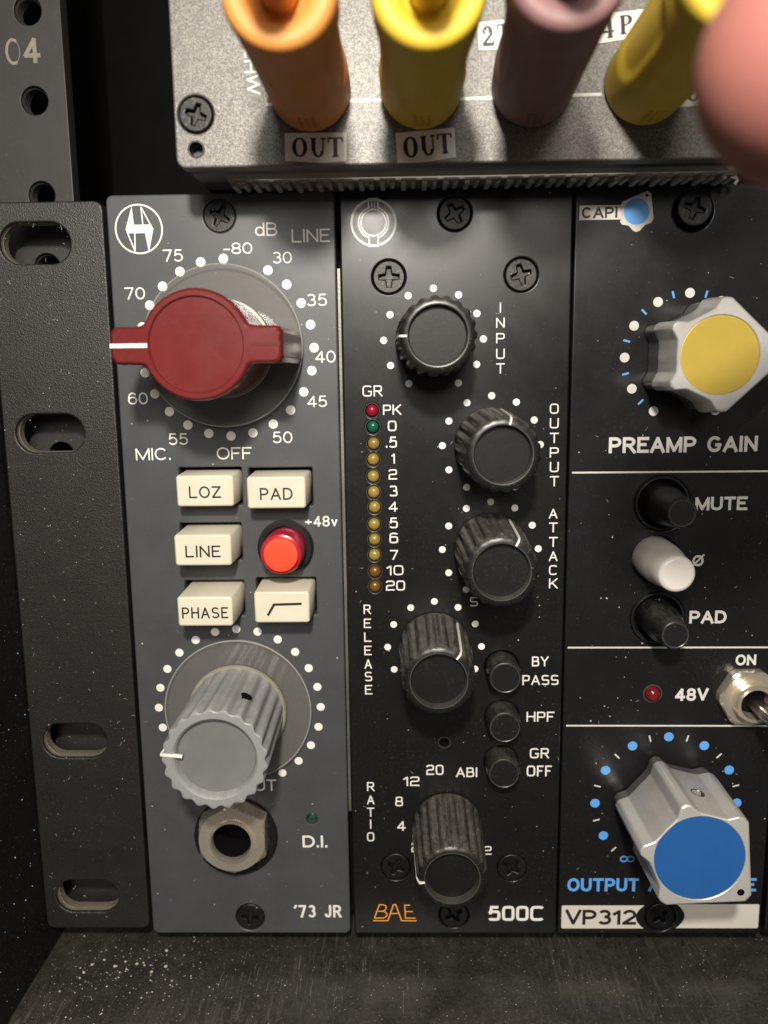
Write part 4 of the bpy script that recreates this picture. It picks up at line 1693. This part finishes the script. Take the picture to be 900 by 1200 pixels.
mb.build('lettering', M['ink_grey'], T3, (X, Y, INK + .01), flat=True)
letter(T3, 'OUTPUT ATTENUATE', (664.6, 1029, 886, 1044.5), .20, 2.1, 'ink_blue', gap=.08)
X, Y = at(735, 1006.5)
mb = MB()
mb.ribbon([(.62 + .60 * cos(radians(a)), .5 * sin(radians(a))) for a in range(0, 360, 15)], .26, 0, True)
mb.ribbon([(-.62 + .60 * cos(radians(a)), .5 * sin(radians(a))) for a in range(0, 360, 15)], .26, .004, True)
mb.build('lettering', M['ink_blue'], T3, (X, Y, INK), flat=True)

# name label either side of the lower screw
for b, side in (((657.9, 1061, 754, 1087.9), 1), ((793, 1059.6, 889, 1087.6), -1)):
    X, Y, W_, H_ = box_of(b)
    P = [(-W_ / 2 + .2, -H_ / 2), (-W_ / 2, -H_ / 2 + .2), (-W_ / 2, H_ / 2 - .2), (-W_ / 2 + .2, H_ / 2)]
    for i in range(9):
        u = -1 + i / 4
        P.append((W_ / 2 + .1 - 1.4 * (1 - u * u) * 1.1, -u * H_ / 2))
    mb = MB()
    mb.poly([(x * side, y, 0) for x, y in P])
    mb.build('label_print', M['grey_label'], T3, (X, Y, INK), flat=True)
letter(T3, 'VP312', (662.5, 1066, 745.6, 1083.6), .19, 2.1, 'ink_black', h=.03, gap=.07)

dots(T3, YX, YY, 10.29, 12, [0, 1, 2, 3, 4, 5, 7, 8, 9, 10, 11], .80, 'ink_grey')
ticks(T3, YX, YY, 10.4, 24, [1, 3, 5, 7, 9, 15, 17, 19, 21, 23], .34, 1.15, 'ink_blue')
dots(T3, BX, BY, 12.8, 12, [0, 1, 2, 3, 4, 8, 9, 10, 11], .86, 'ink_blue')
ticks(T3, BX, BY, 12.9, 24, [1, 3, 5, 7, 15, 17, 19, 21, 23], .26, 1.2, 'ink_grey')


def star_knob(X, Y, P, L, D, top, capr, capm, ang, label, skirt_h, base_sc):
    f = star_polar(P, L, D)
    sc = lambda k: (lambda a: f(a) * k)
    mb = MB()
    mb.lathe([(sc(base_sc), skirt_h), (sc(base_sc + .005), skirt_h + .3), (sc(1.0), top - .5), (sc(.985), top - .15), (sc(.955), top), (capr + .12, top), (capr, top - .12), (capr, top - .4)], 288)
    k = mb.build('star_knob', M['alu'], T3, (X, Y, 0), rot=ang, sharp=30, label=label)
    mb = MB()
    mb.lathe([(sc(base_sc * .965), .5), (sc(base_sc * .97), skirt_h + .1)], 200)
    mb.build('skirt', M['alu_dark'], k, (X, Y, 0))
    mb = MB()
    mb.lathe([(capr - .02, top - .6), (capr - .02, top - .22), (capr - .1, top - .2)], 72)
    mb.build('cap', capm, k, (X, Y, 0))
    return k


# pointer of the yellow knob points right, of the blue one down to the right
yk = star_knob(YX, YY, 9.7, 8.5, 6.75, 14.7, 5.85, M['yellow_cap'], yrot(0), 'silver star knob with yellow cap', 6.5, 1.04)
mb = MB()
mb.box(7.6, -.28, 14.6, 9.5, .28, 14.75)
mb.build('pointer_line', M['ink_black'], yk, (YX, YY, 0))
bk = star_knob(BX, BY, 11.0, 9.8, 7.9, 17.6, 7.3, M['blue_cap'], yrot(-41), 'silver star knob with blue cap', 3.0, 1.02)
mb = MB()
mb.lathe([(.62, 17.3), (.60, 17.62), (.42, 17.64)], 24)
o = mb.build('pointer_dimple', M['recess_shade'], bk, (BX, BY, 0))  # near-black disc painting the shade of the dimple
off = 9.1
o.location = Vector((off * MM, 0, 0))
# set screws on the upper flank of the knobs
for K_, X, Y, R0, hh, a in ((bk, BX, BY, 8.55, 10.5, 43 + 41),):
    mb = MB()
    mb.lathe([(1.25, 0), (1.15, .10), (.95, .05), (.85, -.12), (.3, -.1)], 24)
    me = mb.mesh('set_screw')
    me.materials.append(M['steel'])
    o = bpy.data.objects.new('set_screw', me)
    COL.objects.link(o)
    o.parent = K_
    th = radians(118)
    dirv = Vector((cos(th), 0, sin(th)))
    th2 = radians(-(0)) + th
    rr = star_polar(11.0, 9.8, 7.9)(-th) * 1.010
    o.location = to_b(rr * cos(th), -rr * sin(th), hh)
    o.rotation_euler = dirv.to_track_quat('-Y', 'Z').to_euler()

# mute / polarity / pad buttons
def pbutton(p, tip, m, r0, r1, label, collar=True):
    X, Y = p
    mb = MB()
    if collar:
        mb.lathe([(4.72, -2.4), (4.72, -.1), (4.6, .12), (4.3, .1), (4.1, -1), (4.0, -2)], 40, cap0=False, cap1=False)
        c = mb.build('button_collar', M['black_button'], T3, (X, Y, 0))
    mb = MB()
    mb.lathe([(r0, -2.4), (r0 * .99, tip * .25), (r0 * .93, tip * .5), (r1 * 1.08, tip * .62), (r1 * 1.02, tip - .5), (r1 * .94, tip - .12), (r1 * .82, tip)], 40)
    b = mb.build('button', M[m], T3, (X, Y, 0), label=label, sharp=50)
    return b


for p, h, c_ in ((mute, 10.2, 'black push button at MUTE'), (pad, 9.6, 'black push button at PAD')):
    b = pbutton(p, h, 'black_button', 3.3, 2.5, c_)
    mb = MB()
    mb.lathe([(2.18, h - .02), (2.1, h + .07), (1.98, h)], 36, cap0=False, cap1=False)
    mb.build('button_edge', M['black_ring'], b, (p[0], p[1], 0))
pbutton(pha, 11.0, 'white_button', 3.75, 2.95, 'white push button at the polarity sign', False)
mb = MB()
mb.lathe([(1.38, -1.2), (1.38, .1), (1.2, .7), (.8, 1.1), (.3, 1.22)], 28)
L = mb.build('led', M['led_dark_red'], T3, (l3[0], l3[1], 0), sharp=60)
mb = MB()
mb.lathe([(1.72, .02), (1.66, .12), (1.5, .12), (1.42, -.4)], 28, cap0=False, cap1=False)
mb.build('led_rim', M['black_ring'], L, (l3[0], l3[1], 0))

# toggle switch
tx, ty = at(873.5, 814)
mb = MB()
mb.lathe([(lambda a: min(5.25, hexr(9.7)(a)), .1), (lambda a: min(5.25, hexr(9.7)(a)), 1.9), (4.7, 2.3), (3.6, 2.35), (3.45, 2.35), (3.45, 4.6), (3.2, 4.9), (2.7, 4.9), (2.5, 4.2), (2.35, .5)], 96, cap1=False)
sw = mb.build('toggle_switch', M['nickel'], T3, (tx, ty, 0), sharp=30)
mb = MB()
mb.lathe([(2.4, .5), (2.4, 2.2)], 24)
mb.build('switch_well', M['recess_shade'], sw, (tx, ty, 0))
mb = MB()
base = Vector((0, 0, 2.0))
tip = Vector((1.3, .7, 13.5))
R4 = []
for u, wx, wy in ((0, .95, .95), (.3, 1.15, 1.05), (.6, 1.5, 1.15), (.95, 1.75, 1.3), (1.0, 1.6, 1.15)):
    c_ = base.lerp(tip, u)
    R4.append([(c_.x + wx * math.copysign(abs(cos(t_)) ** .6, cos(t_)), c_.y + wy * math.copysign(abs(sin(t_)) ** .6, sin(t_)), c_.z) for t_ in [2 * pi * i / 24 for i in range(24)]])
mb.rings(R4)
mb.build('bat_lever', M['steel'], sw, (tx, ty, 0), sharp=50)
dust_part(T3, 76.6, .3, 113.6, 133, 420, seed=13)

# ================================================================== module 4, a sliver at the right edge
T4 = thing('black_module', 'edge of a further black module at the right border, beyond the silver-knobbed one', 'module', (133, 66, 0))
panel(T4, 114.75, 152, .0, 133.1, [circ(133, 3.5, 2.8), circ(133, 129.5, 2.8)], 'black_panel', .8)
mb = MB()
mb.box(115.2, .6, -5.8, 151.5, 132.6, -2.65)
mb.build('panel_backing', M['recess_shade'], T4, (0, 0, 0))
for Y in (3.5, 129.5):
    o = bpy.data.objects.new('screw', SCREW)
    place(o, (133, Y, 0), T4, .4)
dust_part(T4, 115, .3, 151, 133, 120, seed=14)

# ================================================================== dust on the case floor and side
rnd = random.Random(5)
mb = MB()


def flake(mb, c, n, s_, rnd):
    n = Vector(n)
    a = n.cross(Vector((.3, .5, .8))).normalized()
    b = n.cross(a)
    k = rnd.choice((4, 5, 6))
    P = []
    ph = rnd.uniform(0, 6)
    for i in range(k):
        r = s_ * rnd.uniform(.5, 1.2)
        t_ = ph + 2 * pi * i / k
        P.append(tuple(Vector(c) + a * r * cos(t_) + b * r * sin(t_)))
    n0 = len(mb.v)
    mb.v += P + [tuple(Vector(c) + n * s_ * .8)]
    for i in range(k):
        mb.f.append((n0 + i, n0 + (i + 1) % k, n0 + k))


def floor_y(h):
    for (h0, y0), (h1, y1) in zip(prof[:-1], prof[1:]):
        if h0 <= h <= h1:
            return y0 + (y1 - y0) * (h - h0) / (h1 - h0)
    return FLOOR


for _ in range(4200):
    x, h = rnd.uniform(-20, 118), rnd.uniform(-6, 19)
    s_ = .018 + .10 * rnd.random() ** 7
    if rnd.random() < .16:   # thicker near the left corner
        x, h = rnd.gauss(-2, 12), rnd.gauss(6, 6)
        s_ = .03 + .2 * rnd.random() ** 6
        if x < -19.8 or h > 18.5 or h < -6:
            continue
    flake(mb, (x, floor_y(h) - .015, h), (0, -1, 0), s_, rnd)
# crumbs, and a sweep of them at the corner
for k in range(60):
    u = rnd.random()
    x, h = -5 + 16 * (u - .5) + rnd.gauss(0, 1.5), 1.0 + 5 * (.5 - u) + rnd.gauss(0, 2.2) + 2
    if x > -19:
        flake(mb, (x, floor_y(h) - .03, h), (0, -1, .2), .06 + .34 * rnd.random() ** 3, rnd)
# fine scratches running front to back
for _ in range(70):
    x, h = rnd.gauss(29, 10), rnd.uniform(-1, 16)
    L = rnd.uniform(.6, 4.5)
    dx, wd = rnd.gauss(0, .12), rnd.uniform(.008, .026)
    y = floor_y(h) - .012
    n0 = len(mb.v)
    mb.v += [(x, y, h), (x + wd, y, h), (x + wd + dx, y - .004, h + L), (x + dx, y - .004, h + L)]
    if h + L < 15:
        mb.f.append((n0, n0 + 1, n0 + 2, n0 + 3))
o = mb.build('floor_dust', M['dust'], None, (0, 0, 0), sharp=10)
stuff(o, 'pale dust and crumbs scattered over the black case floor')
o['category'] = 'dust'
mb = MB()
for _ in range(420):
    y, h = rnd.uniform(40, 137), rnd.uniform(1, 40)
    flake(mb, (-20.25 - (h / 45) * .9 - max(0, (60 - y) / 60) * 1.2, y, h), (1, 0, 0), .04 + .16 * rnd.random() ** 5, rnd)
o = mb.build('side_dust', M['dust'], None, (0, 0, 0), sharp=10)
stuff(o, 'pale dust specks clinging to the black side wall of the case')
o['category'] = 'dust'
